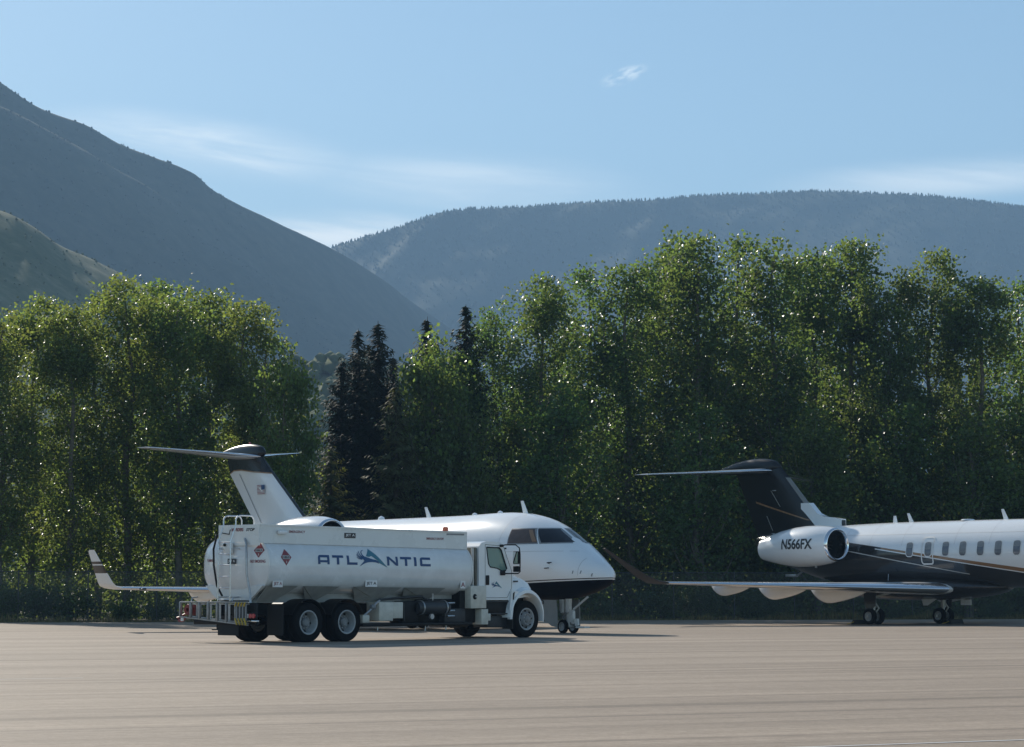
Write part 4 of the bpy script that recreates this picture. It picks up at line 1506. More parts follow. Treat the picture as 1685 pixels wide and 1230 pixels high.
    # black fenders over the rear wheels
    for x in (0.0, 1.30):
        for sg in (-1, 1):
            fr_ = []
            for k in range(13):
                a = R(20 + 140 * k / 12)
                fr_.append([(x + math.cos(a) * rr, sg * yy, 0.49 + math.sin(a) * rr * 0.97) for rr, yy in ((0.60, 0.62), (0.60, 1.21), (0.585, 1.21), (0.585, 0.62))])
            MB().rings(fr_).build('fender', M['black_frame'], T)
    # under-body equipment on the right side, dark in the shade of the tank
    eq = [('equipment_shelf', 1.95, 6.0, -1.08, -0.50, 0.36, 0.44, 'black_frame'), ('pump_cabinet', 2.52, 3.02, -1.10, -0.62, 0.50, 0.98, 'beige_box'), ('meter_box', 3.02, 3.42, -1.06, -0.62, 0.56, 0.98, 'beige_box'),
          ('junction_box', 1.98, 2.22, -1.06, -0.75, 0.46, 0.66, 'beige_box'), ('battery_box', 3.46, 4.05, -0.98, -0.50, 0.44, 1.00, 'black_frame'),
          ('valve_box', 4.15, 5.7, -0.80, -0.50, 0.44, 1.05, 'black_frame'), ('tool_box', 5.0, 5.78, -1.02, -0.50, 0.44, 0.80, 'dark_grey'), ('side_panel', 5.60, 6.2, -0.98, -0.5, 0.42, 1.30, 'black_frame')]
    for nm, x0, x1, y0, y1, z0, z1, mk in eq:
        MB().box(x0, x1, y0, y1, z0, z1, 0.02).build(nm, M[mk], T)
    MB().lathe([(3.98, 0.0), (3.98, 0.15), (4.06, 0.185), (5.05, 0.185), (5.14, 0.15), (5.14, 0.0)], (0, -0.96, 0.83), 'x', 20).build('filter_vessel', M['dark_grey'], T)
    for x in (4.12, 4.98):
        MB().lathe([(x - .02, 0.187), (x - .02, 0.20), (x + .02, 0.20), (x + .02, 0.187)], (0, -0.96, 0.83), 'x', 20).build('band', M['steel'], T)
    MB().tube([(4.5, -1.06, 1.02), (4.5, -1.06, 1.20)], 0.018, 8).build('gauge_pipe', M['steel'], T)
    MB().lathe([(-1.20, 0.0), (-1.20, 0.07), (-1.14, 0.075), (-1.14, 0.0)], (4.35, 0, 0.60), 'y', 14).build('gauge', M['steel'], T)
    pp = MB()
    pp.tube([(2.02, -1.0, 0.60), (2.25, -1.08, 0.80), (2.42, -1.08, 0.95), (2.60, -1.02, 1.02)], 0.032, 8)
    pp.build('fuel_pipe', M['steel'], T)
    MB().lathe([(-.07, 0.0), (-.07, 0.05), (0.0, 0.075), (.07, .05), (.07, 0.0)], (2.30, -1.09, 0.86), 'x', 12).build('valve', M['mid_grey'], T)
    for z in (0.60, 0.74, 0.94):
        MB().tube([(5.05, -1.06, z), (5.32, -1.06, z + .01)], [0.03, 0.022], 8).build('coupling', M['alu'], T)
    pv = MB()
    pv.tube([(2.7, -0.9, 1.04), (3.3, -0.95, 1.08), (4.2, -0.95, 1.12), (4.4, -0.98, 1.02)], 0.03, 8)
    pv.tube([(3.5, -1.0, 0.95), (3.5, -1.02, 0.5)], 0.016, 6)
    pv.build('pipework', M['dark_grey'], T)
    for x, zz in ((2.62, 0.26), (4.35, 0.22), (5.12, 0.24)):
        MB().tube([(x, -0.95, 0.40), (x - .02, -0.95, zz)], 0.018, 6).build('drain_cock', M['steel'], T)
    # ---- cab
    CW = 1.13
    prof = [(6.18, 1.02), (6.18, 2.45), (6.27, 2.545), (6.50, 2.585), (6.98, 2.575), (7.12, 2.52), (7.50, 1.74), (7.50, 1.02)]
    win = [(6.47, 2.43), (6.97, 2.42), (7.05, 2.36), (7.27, 1.86), (7.22, 1.81), (7.06, 1.80), (6.88, 1.87), (6.62, 1.90), (6.55, 1.98)]
    cab = MB()
    # side walls with a window opening (strip of faces between outline and opening)
    oc = [(6.18, 2.45), (6.27, 2.545), (6.50, 2.585), (6.98, 2.575), (7.12, 2.52), (7.50, 1.74), (7.50, 1.40), (7.50, 1.02), (6.18, 1.02)]
    near = lambda p: min(range(len(win)), key=lambda i: (win[i][0] - p[0]) ** 2 + (win[i][1] - p[1]) ** 2)
    for sg in (-1, 1):
        bm = bmesh.new()
        a = [bm.verts.new((x, sg * CW, z)) for x, z in oc]
        b_ = [bm.verts.new((x, sg * CW, z)) for x, z in win]
        ed = [bm.edges.new((a[i], a[(i + 1) % len(a)])) for i in range(len(a))] + [bm.edges.new((b_[i], b_[(i + 1) % len(b_)])) for i in range(len(b_))]
        bmesh.ops.triangle_fill(bm, edges=ed, use_beauty=True)
        # drop faces that filled the opening
        poly = win

        def inside(x, z):
            c = False
            for i in range(len(poly)):
                x1, z1 = poly[i]
                x2, z2 = poly[i - 1]
                if (z1 > z) != (z2 > z) and x < (x2 - x1) * (z - z1) / (z2 - z1) + x1:
                    c = not c
            return c
        bad = [f for f in bm.faces if inside(f.calc_center_median().x, f.calc_center_median().z)]
        bmesh.ops.delete(bm, geom=bad, context='FACES_ONLY')
        bmesh.ops.solidify(bm, geom=bm.faces[:], thickness=0.04)
        bm.verts.index_update()
        for v in bm.verts:      # keep the skin flush with the outside
            if abs(v.co.y) > CW + 0.001:
                v.co.y = sg * (2 * CW - abs(v.co.y))
        cab.add([v.co for v in bm.verts], [[v.index for v in f.verts] for f in bm.faces])
        bm.free()
    IN = CW - 0.041

    def strip(pts, th=0.035):
        for (x0, z0), (x1, z1) in zip(pts[:-1], pts[1:]):
            d = Vector((x1 - x0, 0, z1 - z0)).normalized()
            n_ = Vector((d.z, 0, -d.x)) * th
            V = [(x0, -IN, z0), (x1, -IN, z1), (x1, IN, z1), (x0, IN, z0)]
            V += [(x + n_.x, y, z + n_.z) for x, y, z in V]
            cab.add(V, [(0, 1, 2, 3), (7, 6, 5, 4), (0, 4, 5, 1), (1, 5, 6, 2), (2, 6, 7, 3), (3, 7, 4, 0)])
    strip([(6.18, 1.02), (6.18, 2.45), (6.27, 2.545), (6.50, 2.585), (6.98, 2.575), (7.12, 2.52)])
    strip([(7.50, 1.74), (7.50, 1.02)])
    strip([(7.50, 1.02), (6.18, 1.02)])
    cabo = cab.build('cab', M['cab_white'], T, smooth=25)
    ws = MB()
    ws.add([(7.125, -IN, 2.51), (7.505, -IN, 1.745), (7.505, IN, 1.745), (7.125, IN, 2.51)], [(0, 1, 2, 3)])
    ws.build('windshield', M['truck_glass'], cabo, smooth=0)
    for sg in (-1, 1):
        wb = MB()
        wb.add([(x, sg * (CW - 0.02), z) for x, z in win], [tuple(range(len(win)))])
        wb.build('side_window', M['truck_glass'], cabo, smooth=0)
        wt = MB()
        pts = [(x, sg * (CW + 0.003), z) for x, z in win]
        wt.tube(pts + pts[:1], 0.017, 6, cap=False)
        wt.build('window_seal', M['black_frame'], cabo)
        # door lines
        dl = MB()
        y = sg * (CW + 0.002)
        for p, q in (((6.42, 2.50), (6.42, 1.08)), ((6.42, 1.08), (7.28, 1.08)), ((7.28, 1.08), (7.46, 1.34)), ((7.46, 1.34), (7.46, 1.80)), ((7.46, 1.80), (7.13, 2.47)), ((7.13, 2.47), (6.42, 2.50))):
            dl.tube([(p[0], y, p[1]), (q[0], y, q[1])], 0.006, 4)
        dl.build('door_gap', M['dark_grey'], cabo)
        MB().box(6.44, 6.56, sg * (CW + .001), sg * (CW + .030), 1.42, 1.68, 0.012).build('door_handle', M['black_frame'], cabo)
        # mirror arm and heads
        arm = MB()
        yy = sg * (CW + 0.02)
        ya = sg * (CW + 0.30)
        arm.tube([(7.03, yy, 2.47), (7.12, sg * (CW + .08), 2.50), (7.30, ya, 2.50), (7.40, ya + sg * .04, 2.42), (7.42, ya + sg * .05, 2.25), (7.42, ya + sg * .05, 1.78), (7.38, ya + sg * .02, 1.73), (7.22, sg * (CW + .08), 1.73), (7.12, yy, 1.73)], 0.017, 8)
        mir = arm.build('mirror', M['black_frame'], cabo)
        MB().box(7.37, 7.43, ya - sg * .17, ya + sg * .03, 1.98, 2.33, 0.02).build('mirror_head', M['black_frame'], mir)
        MB().box(7.37, 7.43, ya - sg * .17, ya + sg * .03, 1.77, 1.93, 0.02).build('mirror_head', M['black_frame'], mir)
        MB().box(7.362, 7.368, ya - sg * .155, ya + sg * .015, 2.0, 2.31).build('mirror_glass', M['mirror_glass'], mir, smooth=0)
        MB().box(7.0, 7.16, sg * CW, sg * (CW + .06), 1.68, 1.80, 0.015).build('mirror_base', M['black_frame'], mir)
        MB().box(6.98, 7.10, sg * CW, sg * (CW + .05), 2.44, 2.51, 0.015).build('mirror_base', M['black_frame'], mir)
    emblem(lambda u, v: (u, -CW - 0.006, v), 6.66, 1.335, 0.00125, 0.00088, cabo, (M['emblem_teal'], M['emblem_blue']), 0.0)
    # seats and wheel inside
    for y in (-0.62, 0.62):
        MB().box(6.30, 6.44, y - .24, y + .24, 1.45, 2.12, 0.05).box(6.44, 6.95, y - .25, y + .25, 1.30, 1.48, 0.05).build('seat', M['seat'], cabo)
    MB().box(7.15, 7.44, -1.0, 1.0, 1.40, 1.74, 0.04).build('dashboard', M['seat'], cabo)
    sw = MB()
    cpt = Vector((7.02, 0.62, 1.82))
    ux, uy = Vector((0.42, 0, 0.9)).normalized(), Vector((0, 1, 0))
    sw.tube([cpt + (ux * math.cos(t) + uy * math.sin(t)) * 0.22 for t in np.linspace(0, 2 * math.pi, 21)], 0.016, 6, cap=False)
    sw.build('steering_wheel', M['black_frame'], cabo)
    # added dark plate painting in the cab wall's shade and reflections; boxes
    MB().box(6.10, 6.165, -1.08, -0.55, 1.30, 2.42, 0.03).build('dark_back_plate', M['back_plate_dark'], T)
    MB().tube([(6.09, -0.98, 1.0), (6.09, -0.98, 2.40)], 0.045, 10).build('exhaust_pipe', M['steel'], T)
    bx = MB().box(5.80, 6.40, -1.20, -0.84, 0.80, 1.40, 0.015).build('control_cabinet', M['beige_box'], T)
    MB().lathe([(-1.232, 0.0), (-1.232, 0.045), (-1.215, 0.07), (-1.20, 0.075)], (5.95, 0, 1.11), 'y', 16).build('latch', M['black_frame'], bx)
    MB().lathe([(-1.240, 0.0), (-1.240, 0.025), (-1.233, 0.025)], (5.96, 0, 1.11), 'y', 12).build('latch_pin', M['steel'], bx)
    MB().box(6.24, 6.50, -1.17, -0.75, 0.37, 0.78, 0.012).build('small_cabinet', M['beige_box'], T)
    MB().box(6.50, 6.62, -1.15, -0.75, 0.47, 0.66, 0.012).build('bracket_box', M['beige_box'], T)
    MB().box(6.42, 7.46, -1.08, -0.50, 0.62, 1.00, 0.03).box(6.42, 7.46, 0.5, 1.08, 0.62, 1.00, 0.03).build('step_box', M['black_frame'], T)
    MB().box(6.64, 7.44, -0.98, -0.48, 0.28, 0.60, 0.02).box(6.44, 7.44, 0.48, 1.0, 0.28, 0.60, 0.02).build('fuel_tank', M['dark_grey'], T)
    for z in (0.66, 0.98):
        MB().box(6.46, 7.42, -1.14, -1.06, z - .02, z + .01, 0.005).build('step', M['dark_grey'], T)
    # ---- hood: stations along x of (half width, z) profiles
    hs = []
    for x, wt_, zt_, ws_, zs_, wb_, zb_ in ((7.47, 0.80, 1.80, 1.02, 1.70, 1.10, 1.02), (7.75, 0.74, 1.76, 0.98, 1.64, 1.08, 1.06), (8.15, 0.66, 1.68, 0.92, 1.55, 1.04, 1.10), (8.42, 0.60, 1.59, 0.86, 1.45, 0.98, 1.06),
                                           (8.60, 0.54, 1.47, 0.80, 1.32, 0.92, 0.95), (8.70, 0.46, 1.37, 0.74, 1.22, 0.84, 0.90)):
        half = [(0.0, zt_ + .035), (wt_ * .55, zt_ + .03), (wt_ * .9, zt_), (ws_ * .98, zs_ + .02), (ws_, zs_ - .05), (wb_, (zs_ + zb_) / 2), (wb_, zb_)]
        hs.append([(x, -y, z) for y, z in reversed(half)] + [(x, y, z) for y, z in half[1:]])
    hd = MB()
    nn = len(hs[0])
    hd.add([p for r_ in hs for p in r_], [(i * nn + k, i * nn + k + 1, (i + 1) * nn + k + 1, (i + 1) * nn + k) for i in range(len(hs) - 1) for k in range(nn - 1)] + [tuple((len(hs) - 1) * nn + k for k in range(nn))[::-1]])
    hood = hd.build('hood', M['cab_white'], T, smooth=40)
    MB().box(8.69, 8.73, -0.42, 0.42, 0.80, 1.30, 0.01).build('grille', M['black_frame'], hood)
    for sg in (-1, 1):
        MB().box(8.60, 8.69, sg * .52, sg * .80, .95, 1.12, .02).build('headlight', M['lamp_white'], hood)
        MB().box(7.60, 7.78, sg * 1.055, sg * 1.075, 1.50, 1.54, .004).build('hood_badge', M['print_black'], hood)
        MB().box(7.80, 8.00, sg * 1.10, sg * 1.17, 1.215, 1.245, .008).build('side_marker', M['print_red'], hood)
        # wheel arch fender
        fr_ = []
        for k in range(25):
            a = R(-8 + 186 * k / 24)
            ri, ro = 0.605, 0.67 + 0.05 * math.sin(max(0, min(math.pi, a)))
            bulge = 0.02 * math.sin(max(0, min(math.pi, a)))
            fr_.append([(8.0 + math.cos(a) * rr * (1.03), sg * yy, 0.50 + math.sin(a) * rr * 1.10 + (0.02 if rr > .6 else 0)) for rr, yy in
                        ((ri, 0.80), (ri, 1.19 + bulge), (ri + .02, 1.225 + bulge), (ro - .02, 1.215 + bulge), (ro + .02, 1.14), (ro + .07, 0.95), (ro + .08, 0.80))])
        fd = MB().rings(fr_)
        fd.build('fender', M['cab_white'], T, smooth=40)
        sk = MB()
        sk.prism([(7.40, 1.28), (7.31, 0.78), (7.33, 0.50), (7.42, 0.50), (7.46, 0.80), (7.58, 1.10), (7.72, 1.24)], sg * 1.10, sg * 1.20, 'xz')
        sk.build('fender_skirt', M['cab_white'], T, smooth=0)
        MB().prism([(7.44, 1.20), (7.50, 1.24), (7.47, 1.04), (7.43, 1.02)], sg * 1.205, sg * 1.212, 'xz').build('fender_vent', M['black_frame'], T, smooth=0)
        MB().box(7.44, 7.47, sg * .80, sg * 1.18, .24, .52).build('mud_flap', M['rubber'], T, smooth=0)
    MB().box(8.66, 8.76, -0.92, 0.92, 0.46, 0.74, 0.03).build('bumper', M['chrome'], T)
    MB().tube([(8.60, -1.16, 1.02), (8.62, -1.24, 0.99), (8.60, -1.25, 0.90)], 0.02, 6).build('hood_latch', M['black_frame'], T)
    # ---- rear end: bumper, lamps, mud flaps
    MB().box(-1.72, -1.62, -1.16, -0.30, 0.62, 0.98, 0.015).build('rear_panel', M['black_frame'], T)
    MB().box(-1.70, -1.60, -1.18, 1.18, 0.44, 0.56, 0.015).build('rear_bumper', M['black_frame'], T)
    lc = MB().box(-1.80, -1.72, -1.26, -0.90, 0.58, 0.76, 0.01).build('tail_lamp', M['black_frame'], T)
    MB().lathe([(-1.83, 0.0), (-1.83, 0.05), (-1.80, 0.055)], (0, -0.98, 0.665), 'x', 14).build('reversing_lens', M['lamp_white'], lc)
    for y in (-1.09, -1.20):
        MB().lathe([(-1.83, 0.0), (-1.83, 0.055), (-1.80, 0.06)], (0, y, 0.665), 'x', 14).build('red_lens', M['lamp_red'], lc)
    MB().box(-1.80, -1.70, -1.28, -0.86, 0.52, 0.555, 0.006).build('chrome_strip', M['chrome'], lc)
    for sg in (-1, 1):
        MB().box(-0.86, -0.84, sg * .62, sg * 1.20, .18, .95).build('mud_flap', M['rubber'], T, smooth=0)
    MB().box(-1.66, -1.63, -0.46, 0.30, 0.18, 0.44).build('mud_flap', M['rubber'], T, smooth=0)
    MB().box(-1.60, -1.50, 0.35, 0.60, .30, .33).box(-1.60, -1.56, 0.36, 0.42, .32, .46).build('tow_step', M['black_frame'], T, smooth=0)
    # ---- the step ladder that hangs across the rear
    SL = empty('step_ladder', (-5.91, 61.3, 0), R(90 - 42.8))
    tag(SL, 'aluminium step ladder hung sideways across the tail of the tank truck', 'ladder')
    sx = -1.86
    zt = lambda y: 1.0
    zb = lambda y: 0.63 - (1.5 - y) * 0.072
    MB().box(sx - .02, sx + .02, -1.05, 1.52, 0.975, 1.01, 0.004).build('rail', M['shaded_alu'], SL)
    rl = MB()
    V = [(sx + a, y, zb(y) + b_) for y in (-1.05, 1.52) for a, b_ in ((-.02, -.018), (.02, -.018), (.02, .018), (-.02, .018))]
    rl.add(V, [(0, 1, 5, 4), (1, 2, 6, 5), (2, 3, 7, 6), (3, 0, 4, 7), (0, 3, 2, 1), (4, 5, 6, 7)])
    rl.build('rail', M['shaded_alu'], SL, smooth=0)
    for y in (1.50, 1.10, 0.76, 0.42, 0.08, -0.26, -0.60):
        MB().box(sx - .03, sx + .03, y - .022, y + .022, zb(y), 0.98, 0.003).build('rung', M['shaded_alu'], SL)
    bk = MB()
    bk.box(sx + .10, sx + .14, -0.95, 1.30, 0.93, 0.96)
    V = [(sx + .12 + a, y, zb(y) + .03 + b_) for y in (-0.95, 1.30) for a, b_ in ((-.015, -.015), (.015, -.015), (.015, .015), (-.015, .015))]
    bk.add(V, [(0, 1, 5, 4), (1, 2, 6, 5), (2, 3, 7, 6), (3, 0, 4, 7), (0, 3, 2, 1), (4, 5, 6, 7)])
    bk.build('rear_rail', M['steel'], SL, smooth=0)
    for y in (0.95, 0.55, 0.20, -0.15):
        MB().box(sx + .125, sx + .135, y - .10, y + .10, zb(y) + .05, 0.93).build('tread', M['steel'], SL, smooth=0)
    for k in range(4):
        y = -0.66 - k * .11
        MB().tube([(sx - .03, y + .06, 0.90), (sx - .045, y, 0.99)], 0.022, 6).tube([(sx - .03, y + .05, 0.60), (sx - .045, y - .04, 0.45)], 0.024, 6).build('yellow_foot', M['yellow'], SL)
        MB().box(sx - .02, sx + .01, y - .01, y + .035, 0.55, 0.95).build('stile', M['mid_grey'], SL, smooth=0)
    for y in (1.05, -0.50):
        MB().tube([(sx - .03, y, 1.02), (sx + .0, y, 1.10), (sx + .18, y, 1.12)], 0.018, 6).build('hook', M['steel'], SL)
    # ---- red reel at the left end of the ladder
    RR = empty('cable_reel', (-5.91, 61.3, 0), R(90 - 42.8))
    tag(RR, 'dark red grounding cable reel at the left end of the step ladder', 'cable reel')
    MB().box(-1.74, -1.56, 1.10, 1.42, 0.66, 0.94, 0.02).build('housing', M['red_paint'], RR)
    MB().lathe([(-1.82, 0.05), (-1.82, 0.13), (-1.80, 0.13), (-1.80, 0.08), (-1.77, 0.08), (-1.77, 0.13), (-1.75, 0.13), (-1.75, 0.05)], (0, 1.28, 0.80), 'x', 18).build('drum', M['red_paint'], RR)
    MB().tube([(-1.80, 1.36, 0.70), (-1.84, 1.52, 0.62), (-1.82, 1.66, 0.60), (-1.80, 1.62, 0.52), (-1.82, 1.45, 0.52), (-1.80, 1.38, 0.60)], 0.03, 7).build('cable', M['red_paint'], RR)
    MB().lathe([(-.04, 0.0), (-.04, 0.04), (.04, 0.045), (.04, 0.0)], (-1.86, 1.42, 0.56), 'z', 10).build('clamp', M['print_white'], RR)
    MB().box(-1.60, -1.56, 1.0, 1.5, 0.60, 0.66).build('mount', M['black_frame'], RR, smooth=0)
    return T


make_truck()

# ------------------------------------------------------------------ the two business jets
class Hull:
    """fuselage shell: crown, keel and half width along x (forward)"""

    def __init__(s, rows):
        r = np.array(rows, float)          # x, top, bottom, half width
        s.x0, s.x1 = r[-1, 0], r[0, 0]
        s.t, s.b, s.w = (pchip(r[:, 0], r[:, k]) for k in (1, 2, 3))
        zc = r[:, 4] if r.shape[1] > 4 else (r[:, 1] + r[:, 2]) / 2
        s.c = pchip(r[:, 0], zc)

    def point(s, x, th, off=0.0):
        t, b, w, c = float(s.t(x)), float(s.b(x)), float(s.w(x)), float(s.c(x))
        sy, sz = math.cos(th), math.sin(th)
        h = (t - c) if sz >= 0 else (c - b)
        p = np.array([x, w * sy, c + h * sz])
        if off:
            n = np.array([0, sy / max(w, .05), sz / max(h, .05)])
            p = p + n / np.linalg.norm(n) * off
        return p

    def side(s, x, z, off=0.0, sgn=-1):
        """the point of the right (sgn -1) side at height z"""
        t, b, c = float(s.t(x)), float(s.b(x)), float(s.c(x))
        h = (t - c) if z >= c else (c - b)
        q = max(-0.999, min(0.999, (z - c) / max(h, 1e-3)))
        a = math.asin(q)
        return s.point(x, a if sgn > 0 else math.pi - a, off)


HULL_A = [(2.0, 1.67, 1.65, 0.015), (1.96, 1.79, 1.55, 0.15), (1.82, 1.94, 1.44, 0.30), (1.4, 2.19, 1.28, 0.58), (0.8, 2.53, 1.13, 0.88), (0.3, 2.82, 1.04, 1.06),
          (-0.4, 3.19, 0.99, 1.22), (-1.2, 3.48, 0.97, 1.31), (-2.0, 3.61, 0.965, 1.34), (-2.9, 3.65, 0.965, 1.35), (-5.0, 3.61, 0.965, 1.35), (-12.0, 3.58, 0.965, 1.35), (-14.0, 3.57, 1.15, 1.28), (-16.5, 3.48, 1.75, 0.95),
          (-18.6, 3.30, 2.4, 0.5), (-19.9, 3.12, 2.85, 0.15)]
HULL_B = [(10.75, 2.06, 2.04, 0.015), (10.68, 2.20, 1.92, 0.16), (10.45, 2.40, 1.78, 0.36), (9.9, 2.68, 1.62, 0.62), (9.1, 3.05, 1.48, 0.88), (8.2, 3.45, 1.40, 1.05),
          (7.3, 3.70, 1.37, 1.13), (6.3, 3.79, 1.36, 1.16), (5.0, 3.80, 1.36, 1.17), (0.0, 3.80, 1.36, 1.17), (-2.2, 3.77, 1.40, 1.15), (-4.0, 3.72, 1.60, 1.05), (-6.0, 3.62, 2.08, 0.82),
          (-7.1, 3.54, 2.42, 0.56), (-8.0, 3.44, 2.78, 0.28), (-8.35, 3.32, 3.02, 0.08)]

def hull_mesh(H, n=56, m=150):
    xs = [H.x1 + (H.x0 - H.x1) * (1 - (1 - k / (m - 1)) ** 1.6) for k in range(m)]
    rings = [[tuple(H.point(x, 2 * math.pi * k / n)) for k in range(n)] for x in xs]
    return MB().rings(rings)


def hull_panel(name, H, corners, off, mt, parent, nu=14, nv=10, sgn=1, thick=0.0):
    """a pane that follows the shell; corners (3D, right side): top left, top right, bottom right, bottom left"""
    tl, tr, br, bl = [np.array(c, float) for c in corners]
    V, F = [], []
    for j in range(nv + 1):
        for i in range(nu + 1):
            a, b = i / nu, j / nv
            p = (tl * (1 - a) + tr * a) * (1 - b) + (bl * (1 - a) + br * a) * b
            q = H.side(p[0], p[2], off, -1)
            V.append((q[0], q[1] * sgn, q[2]))
    for j in range(nv):
        for i in range(nu):
            k = j * (nu + 1) + i
            F.append((k, k + 1, k + nu + 2, k + nu + 1))
    return MB().add(V, F).build(name, M[mt], parent, smooth=60, fix=False)


def round_rect(x0, x1, z0, z1, r, n=5, slant=0.0):
    out = []
    for cx, cz, a0 in ((x1 - r, z1 - r, 0), (x0 + r, z1 - r, 90), (x0 + r, z0 + r, 180), (x1 - r, z0 + r, 270)):
        for k in range(n + 1):
            a = R(a0 + 90 * k / n)
            out.append((cx + r * math.cos(a), cz + r * math.sin(a)))
    return [(x + slant * (z - z0), z) for x, z in out]


def foil(sections, n=14, t0=0.0, t1=1.0, grow=0.0):
    """lofted wing: (leading edge point, chord, thickness ratio, normal); chord runs towards -x"""
    rings = []
    for le, c, th, nv in sections:
        le, nv = np.array(le, float), np.array(nv, float)
        nv = nv / np.linalg.norm(nv)
        ts = [t0 + (t1 - t0) * (0.5 - 0.5 * math.cos(math.pi * k / (n - 1))) for k in range(n)]
        f = lambda t: 5 * th * (0.2969 * math.sqrt(t) - 0.126 * t - 0.3516 * t * t + 0.2843 * t ** 3 - 0.1036 * t ** 4)
        up = [le + np.array([-t * c + (grow if t < 0.002 else 0), 0, 0]) + nv * (f(t) * c + grow) for t in ts]
        dn = [le + np.array([-t * c + (grow if t < 0.002 else 0), 0, 0]) - nv * (f(t) * c * 0.8 + grow) for t in ts]
        rings.append(up + dn[::-1])
    return MB().rings([[tuple(p) for p in r_] for r_ in rings])


def fin_side(sec, sgn, off=0.006):
    """maps (x, z) onto the side of a fin made by foil(sec)"""
    a, b = sec[0], sec[-1]

    def f(x, z):
        best = None
        for s0, s1 in zip(sec[:-1], sec[1:]):
            if s0[0][2] <= z <= s1[0][2] or s1 is sec[-1]:
                k = (z - s0[0][2]) / (s1[0][2] - s0[0][2])
                best = (s0[0][0] * (1 - k) + s1[0][0] * k, s0[1] * (1 - k) + s1[1] * k, s0[2] * (1 - k) + s1[2] * k)
                break
        xl, c, th = best
        t = max(0.0, min(1.0, (xl - x) / c))
        y = 5 * th * c * (0.2969 * math.sqrt(t) - 0.126 * t - 0.3516 * t * t + 0.2843 * t ** 3 - 0.1036 * t ** 4)
        return (x, sgn * (y + off), z)
    return f


def nacelle(parent, xf, xb, y, zf, zb, rmax, mt):
    L_ = xf - xb
    zz = lambda x: zf + (zb - zf) * (xf - x) / L_

    def lathe(prof, n=40):
        rings = []
        for x, r in prof:
            rings.append([(x, y + r * math.cos(2 * math.pi * k / n), zz(x) + r * math.sin(2 * math.pi * k / n)) for k in range(n)])
        return MB().rings(rings, cap=False)
    s = rmax / 0.77
    body = lathe([(xf - 0.12, .625 * s), (xf - 0.45, .70 * s), (xf - 1.0, .755 * s), (xf - 1.6, .77 * s), (xf - 2.2, .745 * s), (xf - 2.9, .655 * s), (xf - 3.5, .53 * s), (xf - 3.95, .43 * s), (xf - 3.97, .40 * s), (xf - 3.6, .38 * s)])
    nac = body.build('engine_nacelle', M[mt], parent, smooth=40)
    lathe([(xf - .42, .475 * s), (xf - .20, .485 * s), (xf - .06, .515 * s), (xf - .005, .550 * s), (xf, .57 * s), (xf - .02, .595 * s), (xf - .12, .625 * s)]).build('intake_lip', M['chrome'], nac, smooth=60)
    lathe([(xf - .95, .475 * s), (xf - .42, .475 * s)]).build('intake_duct', M['intake'], nac, smooth=60)
    fb = MB()
    x0 = xf - .80
    for k in range(20):
        a = 2 * math.pi * k / 20
        V = []
        for rr, da, dx in ((.10 * s, -.12, .05), (.10 * s, .12, -.05), (.47 * s, .02 + .10, -.09), (.47 * s, .02 - .06, .05)):
            V.append((x0 + dx, y + rr * math.cos(a + da), zz(x0) + rr * math.sin(a + da)))
        fb.add(V, [(0, 1, 2, 3)])
    o = fb.build('fan_blades', M['fan'], nac, smooth=0)
    o['kind'] = 'stuff'
    lathe([(xf - .60, 0.005), (xf - .66, .06 * s), (xf - .78, .11 * s), (xf - .9, .12 * s)]).build('spinner', M['fan'], nac, smooth=60)
    lathe([(xf - .93, .475 * s), (xf - .94, .005)]).build('fan_case', M['intake'], nac, smooth=0)
    lathe([(xf - 3.55, .36 * s), (xf - 4.0, .345 * s), (xb, .29 * s), (xb + .005, .27 * s), (xb + .5, .26 * s), (xb + .55, .01)]).build('exhaust_nozzle', M['steel'], nac, smooth=40)
    return nac, lambda u, v: (u, y - math.sqrt(max(0.0, (float(pchip([xb, xf - 3.9, xf - 2.9, xf - 2.2, xf - 1.6, xf - 1.0, xf - .45, xf - .12], [.29 * s, .43 * s, .655 * s, .745 * s, .77 * s, .755 * s, .70 * s, .625 * s])(u)) + .006) ** 2 - (v - zz(u)) ** 2)), v)


def canoe(x0, x1, y, z, depth, wid, nose=0.66):
    """flap track fairing below a wing"""
    rings = []
    for k in range(15):
        t = k / 14
        x = x0 + (x1 - x0) * t
        s = ((t / nose) ** 0.9 * (1.35 - .35 * t / nose) if t < nose else math.cos(math.pi / 2 * ((t - nose) / (1 - nose)) ** 1.25)) if True else 0
        s = max(s, 0.03) ** 0.8
        rings.append([(x, y + wid * s * math.cos(a), z + depth * s * min(0.25, math.sin(a)) if math.sin(a) > 0 else z + depth * s * math.sin(a)) for a in [2 * math.pi * q / 16 for q in range(16)]])
    return MB().rings(rings)


